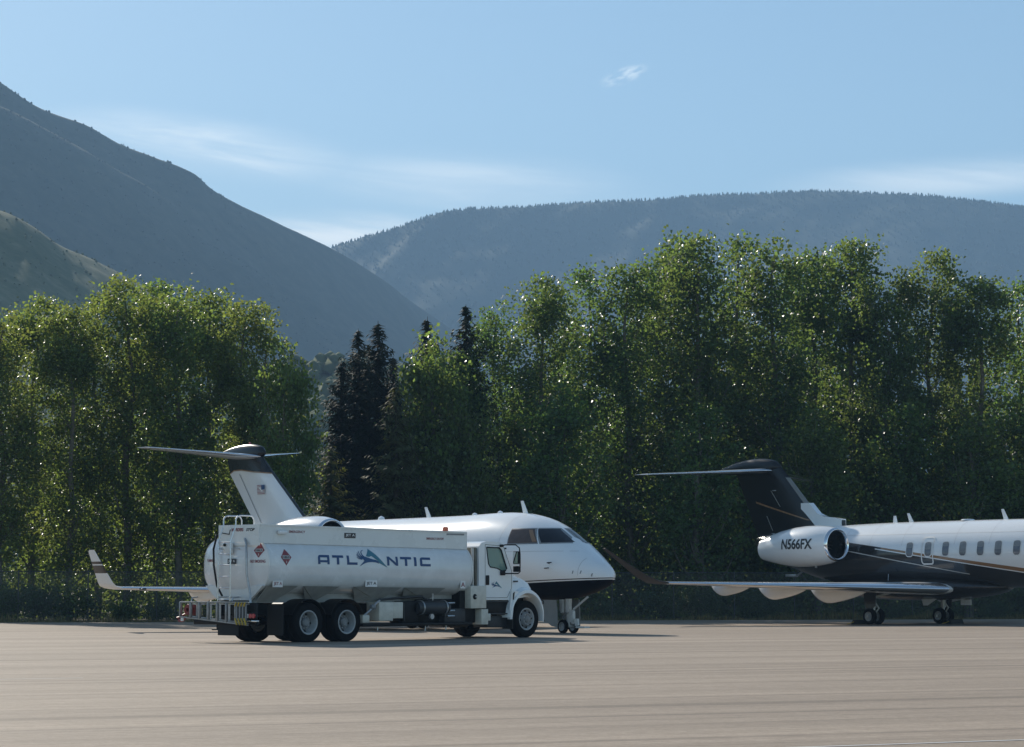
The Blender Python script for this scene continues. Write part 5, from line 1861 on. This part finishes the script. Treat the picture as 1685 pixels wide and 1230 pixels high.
def jet_wheels(parent, x, y, r, w, rim, dy, zc=None):
    t = MB().lathe([(-w / 2 * .7, rim), (-w / 2, rim + .02), (-w / 2, r * .82), (-w / 2 * .8, r * .95), (-w / 2 * .4, r), (w / 2 * .4, r), (w / 2 * .8, r * .95), (w / 2, r * .82), (w / 2, rim + .02), (w / 2 * .7, rim)], n=28)
    tm = t.mesh('wheel')
    tm.materials.append(M['tyre'])
    m = MB().lathe([(-w / 2 * .75, rim + .004), (-w / 2 * .95, rim), (-w / 2 * .8, rim * .86), (-w / 2 * .35, rim * .75), (-w / 2 * .35, rim * .45), (-w / 2 * .9, rim * .38), (-w / 2 * .95, rim * .2), (-w / 2 * .95, 0)], n=24)
    m.lathe([(w / 2 * .75, rim + .004), (w / 2 * .6, rim * .8), (w / 2 * .3, 0.0)], n=24)
    rm = m.mesh('rim')
    rm.materials.append(M['rim'])
    for sg in (-1, 1):
        o = link('wheel', tm, parent)
        o.location = (x, y + sg * dy, r if zc is None else zc)
        o.rotation_euler = (0, 0, 0 if sg < 0 else math.pi)
        link('rim', rm, o)


def blade_antenna(H, x, h, parent, rake=0.22, c=0.20):
    z = float(H.t(x)) - 0.01
    b = foil([((x, 0, z), c, .12, (0, 1, 0)), ((x + rake * 1.0 - 0.02, 0, z + h), c * .55, .10, (0, 1, 0))], 8)
    return b.build('blade_antenna', M['jet_white'], parent, smooth=40)


def livery(name, kind):
    m, nt, out = new_mat(name)
    n, L = nt.nodes, nt.links.new
    tc = n.new('ShaderNodeTexCoord')
    sp = n.new('ShaderNodeSeparateXYZ')
    L(tc.outputs['Object'], sp.inputs[0])
    X, Z = sp.outputs[0], sp.outputs[2]

    def mth(op, a, b, c=None):
        q = n.new('ShaderNodeMath')
        q.operation = op
        for i, v in enumerate((a, b, c)):
            if v is None:
                continue
            if isinstance(v, (int, float)):
                q.inputs[i].default_value = v
            else:
                L(v, q.inputs[i])
        return q.outputs[0]

    def below(off, slope):          # 1 where z < off + slope*x
        return mth('LESS_THAN', mth('SUBTRACT', Z, mth('MULTIPLY', X, slope)), off)

    def over(col_in, fac, col):
        mx = n.new('ShaderNodeMix')
        mx.data_type = 'RGBA'
        L(fac, mx.inputs['Factor'])
        if isinstance(col_in, tuple):
            mx.inputs['A'].default_value = (*col_in, 1)
        else:
            L(col_in, mx.inputs['A'])
        mx.inputs['B'].default_value = (*col, 1)
        return mx.outputs['Result']
    white = (0.82, 0.83, 0.84)
    if kind == 'A':
        c = over(white, below(1.575, 0.036), (0.02, 0.02, 0.025))
        c = over(c, below(1.548, 0.036), white)
        belly = below(1.510, 0.040)
        c = over(c, belly, (0.006, 0.007, 0.012))
    else:
        dark = (0.026, 0.025, 0.026)
        c = over(white, below(2.81, -0.119), dark)
        g = mth('MULTIPLY', below(2.81, -0.119), mth('GREATER_THAN', X, -0.3))
        c = over(c, g, (0.27, 0.145, 0.07))
        g = mth('MULTIPLY', below(2.735, -0.129), mth('GREATER_THAN', X, -0.6))
        c = over(c, g, white)
        c = over(c, below(2.700, -0.129), dark)
        c = over(c, mth('MULTIPLY', below(2.44, -0.152), mth('LESS_THAN', X, 3.9)), (0.55, 0.53, 0.50))
        c = over(c, mth('MULTIPLY', below(2.405, -0.150), mth('LESS_THAN', X, 4.2)), dark)
    p = n.new('ShaderNodeBsdfPrincipled')
    L(c, p.inputs['Base Color'])
    p.inputs['Roughness'].default_value = 0.22
    if kind == 'A':          # the belly paint is a dull black
        L(mth('MULTIPLY_ADD', belly, 0.45, 0.22), p.inputs['Roughness'])
        L(mth('MULTIPLY_ADD', belly, -0.24, 0.3), p.inputs['Specular IOR Level'])
        L(mth('MULTIPLY_ADD', belly, -0.1, 0.1), p.inputs['Coat Weight'])
    p.inputs['Specular IOR Level'].default_value = 0.3 if kind == 'A' else 0.5
    p.inputs['Coat Weight'].default_value = 0.1 if kind == 'A' else 0.5
    p.inputs['Coat Roughness'].default_value = 0.05
    L(p.outputs[0], out.inputs['Surface'])
    return m


def add_wing(parent, H, sg, root, tip, rootc, tipc, wl, mt, le_metal, fairings, spread=None):
    """one wing with polished leading edge, blended winglet and flap track fairings"""
    (rx, ry, rz), (tx, ty, tz) = root, tip
    secs = [((rx, sg * 0.2, rz - .02), rootc, .115, (0, 0, 1)), ((rx, sg * ry, rz), rootc, .115, (0, 0, 1))]
    for k in (0.33, 0.66, 1.0):
        secs.append(((rx + (tx - rx) * k, sg * (ry + (ty - ry) * k), rz + (tz - rz) * k), rootc + (tipc - rootc) * (1 - (1 - k) ** 1.15), .11 - .015 * k, (0, 0, 1)))
    w = foil(secs).build('wing', M[mt], parent, smooth=45)
    le = foil(secs[1:], 6, 0.0, 0.10, 0.004)
    le.build('leading_edge', M[le_metal], w, smooth=60)
    ws = [secs[-1]]
    for (x, y, z, c, (ny, nz)) in wl:
        ws.append(((x, sg * y, z), c, .065, (0, sg * ny, nz)))
    wgl = foil(ws, 12).build('winglet', M[mt], w, smooth=50)
    for (x0, x1, y, z, d, wd) in fairings:
        canoe(x0, x1, sg * y, z, d, wd).build('flap_fairing', M[mt], w, smooth=50)
    return w, wgl, ws


def seams(H, fus, xs, zlines, z0=1.7, ztop=None):
    """faint skin joints on both sides of a fuselage"""
    for sg in (-1, 1):
        polys = []
        for x in xs:
            zt = float(H.t(x)) - .06
            polys.append([(x - .006, z0), (x + .006, z0), (x + .006, zt), (x - .006, zt)])
        for (a, b, z) in zlines:
            polys.append([(a, z - .006), (b, z - .006), (b, z + .006), (a, z + .006)])
        o = decal('skin_joint', polys, lambda u, v, s_=sg: tuple(H.side(u, v, .004, s_)), M['seam_grey'], fus, 0.07, 0.25)
        o['kind'] = 'stuff'


# ---- left jet: white with a black belly, facing right and towards us
def make_white_jet():
    J = empty('business_jet', (1.67, 72.53, 0), R(90 - 142))
    tag(J, 'white twin engine business jet with black belly, half hidden behind the tank truck', 'jet plane')
    H = Hull(HULL_A)
    fus = hull_mesh(H).build('fuselage', livery('white_jet_paint', 'A'), J, smooth=60)
    # windscreen panes, both sides
    panes = [('cockpit_window', 'cockpit_blind', [(-1.42, -0.995, 3.083), (-0.66, -0.71, 3.09), (-0.24, -0.945, 2.672), (-1.32, -1.239, 2.665)]),
             ('windscreen', 'cockpit_dark', [(-0.58, -0.655, 3.09), (-0.20, -0.045, 3.09), (0.51, -0.10, 2.69), (-0.13, -0.895, 2.672)])]
    for nm, mt, cs in panes:
        for sg in (1, -1):
            hull_panel('window_frame', H, [np.array(c) + d for c, d in zip(cs, ((-.035, 0, .035), (.03, 0, .035), (.035, 0, -.035), (-.035, 0, -.035)))], 0.004, 'mid_grey', fus, sgn=sg)
            hull_panel(nm, H, cs, 0.010, mt if nm == 'windscreen' or sg == 1 else 'cockpit_dark', fus, sgn=sg)
    for sg in (1, -1):
        hull_panel('pillar', H, [(-.80, -.9, 3.06), (-.69, -.9, 3.06), (-.28, -.9, 2.70), (-.42, -.9, 2.70)], 0.013, 'gold', fus, sgn=sg)
    # cabin windows and door outline on the right side (partly behind the truck)
    for k in range(6):
        for sg in (-1, 1):
            x = -4.4 - k * 1.05
            decal('cabin_window', [round_rect(x - .19, x + .19, 2.40, 2.76, .13)], lambda u, v, s_=sg: tuple(H.side(u, v, .006, s_)), M['cabin_window'], fus, 0.04)
    seams(H, fus, (1.25, -1.75, -3.6, -5.5, -7.4, -9.2), ((-3.6, 0.9, 2.42), (-9.2, -3.6, 3.2)))
    # probes and small marks on the nose
    for x, z in ((0.38, 2.06), (0.30, 1.92)):
        p = H.side(x, z, 0.0)
        q = H.side(x, z, 0.09)
        MB().tube([p, q, (q[0] + .20, q[1], q[2] + .01)], 0.016, 6).build('pitot_probe', M['black_frame'], fus)
    for x, z in ((1.10, 1.80), (1.32, 1.80), (1.62, 1.72)):
        decal('vent_slot', [[(x - .015, z - .045), (x + .015, z - .04), (x + .035, z + .045), (x + .005, z + .045)]], lambda u, v: tuple(H.side(u, v, .005, -1)), M['mid_grey'], fus)
    decal('static_port', [round_rect(-1.45, -1.33, 2.49, 2.54, .02)], lambda u, v: tuple(H.side(u, v, .006, -1)), M['print_black'], fus)
    for x, h in ((-1.9, 0.40), (-6.9, 0.34)):
        blade_antenna(H, x, h, fus, rake=-0.22, c=0.26)
    for x in (-9.7, -3.3, -4.6):
        MB().lathe([(0, 0.09), (.05, 0.075), (.085, 0.0)] if x > -9 else [(0, 0.12), (.08, 0.10), (.13, 0.0)], (x, 0, float(H.t(x)) - .01), 'z', 12).build('antenna_dome', M['jet_white'], fus)
    # belly fairing
    bf = []
    for k in range(17):
        t = k / 16
        x = -5.0 - 8.0 * t
        s = max(0.02, math.sin(math.pi * t)) ** 0.45
        bf.append([(x, 1.38 * s * math.cos(a), 1.25 + 0.45 * s * math.sin(a)) for a in [2 * math.pi * q / 24 for q in range(24)]])
    MB().rings(bf).build('belly_fairing', M['brown_dark'], J)
    # wings
    for sg in (-1, 1):
        wl = [(-10.80, 9.20, 1.40, 1.05, (-.5, .87)), (-10.88, 9.28, 1.52, 0.95, (-.95, .3)), (-11.15, 9.42, 1.95, 0.72, (-1, .12)), (-11.46, 9.58, 2.46, 0.44, (-1, .12)), (-11.50, 9.60, 2.52, 0.34, (-1, .1))]
        w, wgl, ws = add_wing(J, H, sg, (-6.2, 1.25, 1.16), (-10.62, 9.05, 1.335), 4.1, 1.20, wl, 'jet_white', 'chrome',
                              [(-8.6, -11.0, 6.5, 1.22, .32, .14), (-8.0, -10.8, 4.5, 1.18, .34, .16)])
        # dark bands round the winglet
        for z0, z1 in ((1.80, 2.04), (2.08, 2.16)):
            def at_z(z):
                for a, b in zip(ws[1:-1], ws[2:]):
                    if a[0][2] <= z <= b[0][2]:
                        k = (z - a[0][2]) / (b[0][2] - a[0][2])
                        return (tuple(np.array(a[0]) * (1 - k) + np.array(b[0]) * k), a[1] * (1 - k) + b[1] * k, a[2] * (1 - k) + b[2] * k, tuple(np.array(a[3]) * (1 - k) + np.array(b[3]) * k))
            foil([at_z(z0), at_z(z1)], 12, 0, 1, 0.004).build('winglet_band', M['brown_dark'], wgl, smooth=50)
        MB().tube([(-11.75, sg * 9.54, 2.38), (-12.0, sg * 9.56, 2.38)], 0.008, 5).tube([(-11.85, sg * 9.1, 1.34), (-12.1, sg * 9.1, 1.31)], 0.008, 5).build('static_wick', M['black_frame'], wgl)
        lampo = MB().box(-10.35, -10.05, sg * 8.6 - .05, sg * 8.6 + .05, 1.28, 1.34, .02)
        lampo.build('navigation_lamp', M['cockpit_dark'], w)
    # engines
    for sg in (-1, 1):
        nac, _f = nacelle(J, -9.5, -13.9, sg * 2.05, 2.99, 2.86, 0.74, 'jet_white')
        py = foil([((-10.6, sg * 1.0, 2.80), 2.6, .12, (0, 0, 1)), ((-10.9, sg * 1.5, 2.80), 2.2, .12, (0, 0, 1))], 10)
        py.build('pylon', M['jet_white'], J, smooth=45)
    # fin and tailplane
    sec = [((-13.6, 0, 3.35), 4.0, .11, (0, 1, 0)), ((-14.2, 0, 3.75), 3.45, .11, (0, 1, 0)), ((-16.35, 0, 5.40), 2.85, .11, (0, 1, 0)), ((-17.25, 0, 6.15), 2.2, .10, (0, 1, 0)), ((-17.55, 0, 6.33), 1.8, .06, (0, 1, 0))]
    fin = foil(sec, 18).build('fin', M['jet_white'], J, smooth=45)
    foil(sec[1:4], 6, 0.0, 0.022, 0.004).build('leading_edge', M['dark_grey'], fin, smooth=60)
    for sg in (-1, 1):
        f = fin_side(sec, sg)
        decal('fin_cap', [[(-16.35, 5.38), (-17.4, 5.46), (-18.3, 5.56), (-18.9, 5.56), (-19.22, 5.46), (-19.36, 5.8), (-19.48, 6.16), (-18.2, 6.28), (-17.28, 6.16)]], lambda u, v: f(u, v), M['fin_dark'], fin, 0.08, 0.25)
        decal('fin_stripe', [[(-16.32, 5.34), (-17.4, 5.42), (-18.3, 5.52), (-18.9, 5.52), (-19.20, 5.42), (-19.22, 5.46), (-18.9, 5.56), (-18.3, 5.56), (-17.4, 5.46), (-16.35, 5.38)]], lambda u, v: f(u, v), M['gold'], fin, 0.08, 0.25)
        f2 = fin_side(sec, sg, 0.008)
        decal('rudder_gap', [[(-18.42, 5.4), (-18.46, 5.4), (-17.0, 3.62), (-16.96, 3.62)]], lambda u, v: f(u, v), M['mid_grey'], fin, 0.1)
        # small striped flag
        fx0, fx1, fz0, fz1 = -17.15, -16.62, 4.64, 4.96
        flag = decal('flag', [[(fx0, fz0), (fx1, fz0), (fx1, fz1), (fx0, fz1)]], lambda u, v: f(u, v), M['print_white'], fin, 0.08)
        hh = (fz1 - fz0) / 13
        bl = [[(fx0, fz0 + 2 * k * hh), (fx1, fz0 + 2 * k * hh), (fx1, fz0 + (2 * k + 1) * hh), (fx0, fz0 + (2 * k + 1) * hh)] for k in range(7)]
        decal('flag_stripes', bl, lambda u, v: f2(u, v), M['print_red'], flag, 0.5)
        f3 = fin_side(sec, sg, 0.010)
        decal('flag_canton', [[(fx1 - .23, fz0 + 6 * hh), (fx1, fz0 + 6 * hh), (fx1, fz1), (fx1 - .23, fz1)]], lambda u, v: f3(u, v), M['letter_blue'], flag, 0.08)
    bl = []
    for k in range(19):
        t = k / 18
        s = max(0.03, math.sin(math.pi * t ** 0.72)) ** 0.55
        bl.append([(-16.85 - 3.15 * t, 0.19 * s * math.cos(a), 6.10 + (0.36 if math.sin(a) > 0 else 0.20) * s * math.sin(a)) for a in [2 * math.pi * q / 20 for q in range(20)]])
    MB().rings(bl).build('tail_fairing', M['fin_dark'], J)
    MB().lathe([(0, .05), (.06, .045), (.09, 0.0)], (-17.9, 0, 6.44), 'z', 10).build('beacon', M['lamp_red'], J)
    for sg in (-1, 1):
        ss = [((-17.1, sg * .05, 5.98), 2.2, .09, (0, 0, 1)), ((-18.3, sg * 1.5, 6.14), 1.45, .085, (0, 0, 1)), ((-19.5, sg * 3.15, 6.30), 0.8, .08, (0, 0, 1)), ((-19.75, sg * 3.3, 6.31), 0.45, .05, (0, 0, 1))]
        st = foil(ss).build('tailplane', M['jet_white'], J, smooth=45)
        foil(ss[:3], 6, 0, .07, .004).build('leading_edge', M['chrome'], st, smooth=60)
    # nose gear
    ng = MB()
    ng.tube([(0.02, 0, 1.15), (0.0, 0, 0.62)], 0.10, 10).tube([(0.0, 0, 0.66), (0.0, 0, 0.22)], 0.055, 10).tube([(0.0, -.24, 0.21), (0.0, .24, 0.21)], 0.04, 8)
    gear = ng.build('nose_gear', M['gear_white'], J)
    jet_wheels(J, 0.0, 0.0, 0.205, 0.135, 0.125, 0.20)
    MB().prism([(-.17, 1.0), (-.02, 1.0), (-.03, .80), (-.05, .62), (-.12, .60)], -.20, -.12, 'xz').prism([(.04, 1.02), (.22, 1.02), (.20, .72), (.14, .62), (.06, .66)], -.14, -.08, 'xz').build('leg_fairing', M['gear_white'], gear, smooth=0)
    MB().prism([(.12, .60), (.24, .70), (.30, .66), (.31, .42), (.25, .28), (.17, .36)], -.08, .02, 'xz').build('torque_link', M['gear_white'], gear, smooth=0)
    MB().prism([(.30, .44), (.50, .44), (.52, .24), (.40, .22)], -.06, .0, 'xz').box(.50, .92, -.14, .08, .165, .215, .01).build('steering_plate', M['gear_white'], gear, smooth=0)
    MB().tube([(0.34, -0.06, 0.72), (0.98, -0.06, 1.08)], 0.032, 8).build('drag_brace', M['gear_white'], gear)
    MB().tube([(0.05, -.1, .60), (-.14, -.1, .48), (-.02, -.1, .30)], 0.022, 6).tube([(0.08, .1, .62), (.14, .1, .48), (.05, .1, .32)], 0.022, 6).build('link', M['steel'], gear)
    # big grey gear door that hangs open behind the leg
    MB().prism([(-0.95, 0.99), (-0.02, 0.99), (0.02, 0.62), (0.02, 0.18), (-0.24, 0.22), (-0.60, 0.40), (-0.95, 0.68)], -0.45, -0.42, 'xz').build('gear_door', M['door_grey'], J, smooth=0)
    MB().prism([(-0.95, 0.99), (-0.02, 0.99), (0.02, 0.62), (0.02, 0.18), (-0.24, 0.22), (-0.60, 0.40), (-0.95, 0.68)], 0.42, 0.45, 'xz').build('gear_door', M['door_grey'], J, smooth=0)
    # main gear
    for sg in (-1, 1):
        MB().tube([(-9.9, sg * 1.65, 1.15), (-9.9, sg * 1.62, 0.34)], 0.08, 10).tube([(-9.9, sg * 1.35, 0.33), (-9.9, sg * 1.9, 0.33)], 0.05, 8).build('main_gear', M['gear_white'], J)
        jet_wheels(J, -9.9, sg * 1.62, 0.33, 0.2, 0.19, 0.22)
    return J


# ---- right jet: white over dark brown with gold cheat line
def make_dark_jet():
    J = empty('business_jet', (14.82, 91.17, 0), R(90 - 143))
    tag(J, 'white and dark brown business jet with gold stripe and dark fin at right', 'jet plane')
    H = Hull(HULL_B)
    fus = hull_mesh(H).build('fuselage', livery('striped_jet_paint', 'B'), J, smooth=60)
    side = lambda o_, s_: (lambda u, v: tuple(H.side(u, v, o_, s_)))
    for k, x in enumerate((1.17, 2.09, 2.95, 3.78, 4.62, 5.45, 6.3)):
        for sg in (-1, 1):
            decal('window_frame', [round_rect(x - .185, x + .185, 2.47, 3.04, .13, slant=.02)], side(.004, sg), M['print_white'], fus, 0.05)
            decal('cabin_window', [round_rect(x - .155, x + .155, 2.505, 3.005, .11, slant=.02)], side(.008, sg), M['cabin_window'], fus, 0.05)
            decal('window_blind', [round_rect(x - .150, x + .150, (2.80, 2.74, 2.84, 2.62, 2.80, 2.70, 2.8)[k], 2.995, .06, slant=.01)], side(.010, sg), M['mid_grey'], fus, 0.05)

    def frame(x0, x1, z0, z1, r, w):
        a = round_rect(x0, x1, z0, z1, r)
        b = round_rect(x0 + w, x1 - w, z0 + w, z1 - w, max(.01, r - w))
        n = len(a)
        return [[a[i], a[(i + 1) % n], b[(i + 1) % n], b[i]] for i in range(n)]
    seams(H, fus, (-2.3, -0.9, 0.75, 3.35, 5.0, 7.0, 9.0), ((-2.3, 9.0, 3.32),), 2.9)
    decal('exit_outline', frame(1.76, 2.36, 2.19, 3.21, .12, .05), side(.012, -1), M['print_white'], fus, 0.06)
    # cockpit windows (outside the picture)
    for sg in (1, -1):
        hull_panel('cockpit_window', H, [(8.0, -0.78, 3.32), (8.55, -0.62, 3.25), (8.75, -0.86, 2.92), (7.9, -1.0, 2.95)], 0.008, 'cockpit_dark', fus, sgn=sg)
        hull_panel('windscreen', H, [(8.62, -0.58, 3.22), (8.85, -0.04, 3.12), (9.55, -0.05, 2.86), (8.82, -0.84, 2.92)], 0.008, 'cockpit_dark', fus, sgn=sg)
    for x, h in ((-0.52, 0.26), (0.32, 0.34), (4.95, 0.38)):
        blade_antenna(H, x, h, fus, rake=-0.20 if x > 0 else -0.05, c=0.24)
    MB().lathe([(0, 0.28), (.05, 0.22), (.07, 0.0)], (3.0, 0, float(H.t(3.0)) - .01), 'z', 16).build('antenna_dome', M['jet_white'], fus)
    # belly fairing
    bf = []
    for k in range(25):
        t = k / 24
        x = 5.0 - 9.6 * t
        s = max(0.02, math.sin(math.pi * t ** 0.9)) ** 0.5
        bf.append([(x, 1.34 * s * math.cos(a), 1.38 + (0.42 if math.sin(a) > 0 else 0.50) * s * math.sin(a)) for a in [2 * math.pi * q / 28 for q in range(28)]])
    MB().rings(bf).build('belly_fairing', M['brown_dark'], J)
    # wings
    for sg in (-1, 1):
        wl = [(-2.62, 10.0, 1.60, 0.92, (-.35, .94)), (-2.98, 10.22, 1.78, 0.74, (-.62, .78)), (-3.62, 10.55, 2.20, 0.48, (-.80, .6)), (-4.36, 10.92, 2.72, 0.25, (-.82, .57)), (-4.45, 10.96, 2.77, 0.18, (-.82, .57))]
        w, wgl, ws = add_wing(J, H, sg, (3.2, 1.25, 1.30), (-2.35, 9.75, 1.52), 4.6, 1.25, wl, 'jet_white', 'chrome',
                              [(1.0, -2.0, 3.1, 1.28, .50, .19), (-0.3, -2.9, 4.9, 1.34, .43, .17), (-1.4, -3.5, 6.7, 1.40, .35, .15)])
        wgl.data.materials.clear()
        wgl.data.materials.append(M['winglet_dark'])
    # engines with the registration
    for sg in (-1, 1):
        nac, f = nacelle(J, -1.72, -5.8, sg * 1.95, 2.97, 2.83, 0.775, 'jet_white')
        foil([((-2.7, sg * 0.9, 3.0), 2.9, .12, (0, 0, 1)), ((-2.9, sg * 1.4, 3.0), 2.4, .12, (0, 0, 1))], 10).build('pylon', M['brown_dark'], J, smooth=45)
        if sg < 0:
            text_decal('registration', 'N566FX', 0.40, -4.02, 2.80, -2.38, f, M['print_black'], nac, 0.027, 0.05)
            MB().box(-2.95, -2.87, -1.98, -1.92, 2.10, 2.20, .01).build('drain_mast', M['steel'], nac)
    # fin
    sec = [((-3.9, 0, 3.3), 4.25, .10, (0, 1, 0)), ((-4.55, 0, 3.95), 3.95, .10, (0, 1, 0)), ((-6.35, 0, 5.70), 3.0, .10, (0, 1, 0)), ((-6.95, 0, 6.22), 2.75, .09, (0, 1, 0)), ((-7.35, 0, 6.45), 2.2, .06, (0, 1, 0))]
    fin = foil(sec, 18).build('fin', M['fin_dark'], J, smooth=45)
    foil(sec[1:3], 6, 0.0, 0.055, 0.005).build('leading_edge', M['door_grey'], fin, smooth=60)
    for sg in (-1, 1):
        f = fin_side(sec, sg)
        decal('fin_stripe', [[(-8.25, 4.80), (-8.22, 4.72), (-5.2, 3.98), (-5.0, 3.98)]], lambda u, v: f(u, v), M['gold'], fin, 0.06, 0.3)
        decal('panel_line', [[(-7.25, 5.2), (-7.29, 5.2), (-6.75, 4.55), (-6.71, 4.55)], [(-7.55, 4.2), (-7.6, 4.2), (-7.25, 3.6), (-7.2, 3.6)]], lambda u, v: f(u, v), M['steel'], fin, 0.1)
        MB().box(-7.2, -7.0, sg * .12, sg * .16, 5.18, 5.22, .005).build('hinge_cover', M['steel'], fin)
    # dorsal fillet with its air inlet
    df = MB()
    pr = [(-3.35, 3.70, .10), (-3.40, 4.02, .10), (-3.9, 4.05, .11), (-4.5, 4.12, .12), (-5.1, 4.48, .08)]
    df.prism([(-3.38, 3.66), (-3.38, 3.99), (-3.75, 4.05), (-4.3, 4.10), (-4.7, 4.24), (-5.15, 4.66), (-5.6, 4.66), (-5.6, 3.5)], -.13, .13, 'xz')
    df.build('dorsal_fin', M['jet_white'], J, smooth=30)
    MB().box(-3.385, -3.36, -.10, .10, 3.74, 3.95, .01).build('dorsal_inlet', M['intake'], J)
    bl = []
    for k in range(17):
        t = k / 16
        s = max(0.03, math.sin(math.pi * t ** 0.75)) ** 0.6
        bl.append([(-6.85 - 3.75 * t, 0.21 * s * math.cos(a), 6.14 - 0.10 * t + (0.42 if math.sin(a) > 0 else 0.20) * s * math.sin(a)) for a in [2 * math.pi * q / 20 for q in range(20)]])
    MB().rings(bl).build('tail_fairing', M['fin_dark'], J)
    MB().lathe([(0, .05), (.06, .045), (.09, 0.0)], (-8.4, 0, 6.44), 'z', 10).build('beacon', M['lamp_white'], J)
    for sg in (-1, 1):
        ss = [((-7.25, sg * .05, 6.02), 2.3, .09, (0, 0, 1)), ((-8.45, sg * 2.0, 5.93), 1.55, .085, (0, 0, 1)), ((-9.65, sg * 4.5, 5.82), 0.85, .085, (0, 0, 1)), ((-9.95, sg * 4.68, 5.815), 0.42, .05, (0, 0, 1))]
        st = foil(ss).build('tailplane', M['jet_white'], J, smooth=45)
        foil(ss[:3], 6, 0, .07, .004).build('leading_edge', M['chrome'], st, smooth=60)
    # tail bumper and aerials under the tail cone
    MB().tube([(-5.6, -.1, 1.98), (-5.9, -.1, 1.80), (-6.3, -.1, 1.84)], 0.04, 6).box(-6.5, -5.9, -.16, -.04, 1.78, 1.88, .02).build('tail_drain', M['steel'], J)
    MB().tube([(0.1, -1.18, 1.62), (0.16, -1.22, 1.86)], 0.018, 6).build('fuel_vent', M['chrome'], J)
    # main gear
    for sg in (-1, 1):
        mg = MB()
        mg.tube([(0.0, sg * 1.9, 1.30), (0.0, sg * 1.85, 0.62)], 0.10, 10).tube([(0.0, sg * 1.85, 0.66), (0.0, sg * 1.85, 0.33)], 0.06, 10).tube([(0.0, sg * 1.5, 0.30), (0.0, sg * 2.2, 0.30)], 0.05, 8)
        g_ = mg.build('main_gear', M['steel'], J)
        MB().tube([(0.05, sg * 1.85, 1.0), (.65, sg * 1.45, 1.2)], 0.04, 8).tube([(0.1, sg * 1.85, .78), (.26, sg * 1.85, .60), (.06, sg * 1.85, .40)], 0.03, 6).build('side_brace', M['gear_white'], g_)
        MB().prism([(-.34, 1.28), (.30, 1.28), (.26, .70), (.10, .56), (-.24, .56)], sg * 2.02, sg * 2.05, 'xz').build('gear_door', M['brown_dark'], g_, smooth=0)
        jet_wheels(J, 0.0, sg * 1.85, 0.30, 0.20, 0.17, 0.21)
    MB().prism([(1.1, .96), (1.9, .96), (1.4, .70), (1.2, .70)], -.5, -.47, 'xz').build('gear_door', M['gear_white'], J, smooth=0)
    MB().prism([(2.4, .92), (2.9, .92), (2.9, .72), (2.4, .72)], .2, .23, 'xz').build('gear_door', M['gear_white'], J, smooth=0)
    # nose gear (outside the picture)
    MB().tube([(8.6, 0, 1.45), (8.6, 0, 0.22)], 0.06, 10).tube([(8.6, -.22, .2), (8.6, .22, .2)], .035, 8).build('nose_gear', M['gear_white'], J)
    jet_wheels(J, 8.6, 0, 0.215, 0.14, 0.125, 0.19)
    return J


make_white_jet()
dj = make_dark_jet()


def chock(x, y, label):
    """a pair of black rubber wedges joined by a rope, in the right jet's own axes"""
    o = empty('wheel_chock', (0, 0, 0), R(90 - 143))
    h, l = Vector((math.sin(R(143)), math.cos(R(143)), 0)), Vector((-math.cos(R(143)), math.sin(R(143)), 0))
    o.location = Vector((14.82, 91.17, 0)) + h * x + l * y
    tag(o, label, 'chock', 'wheel chocks of the right jet')
    MB().prism([(-.14, 0.0), (.14, 0.0), (.05, .17), (-.05, .17)], -.34, .34, 'xz').build('wedge', M['rubber'], o, smooth=0)
    MB().tube([(0, -.34, .10), (-.05, -.44, .05), (-.20, -.50, .015)], .012, 6).build('rope', M['yellow'], o)


chock(-0.50, -2.05, 'black rubber chock behind the near main wheels of the right jet')
chock(0.50, 1.95, 'black rubber chock ahead of the far main wheels of the right jet')
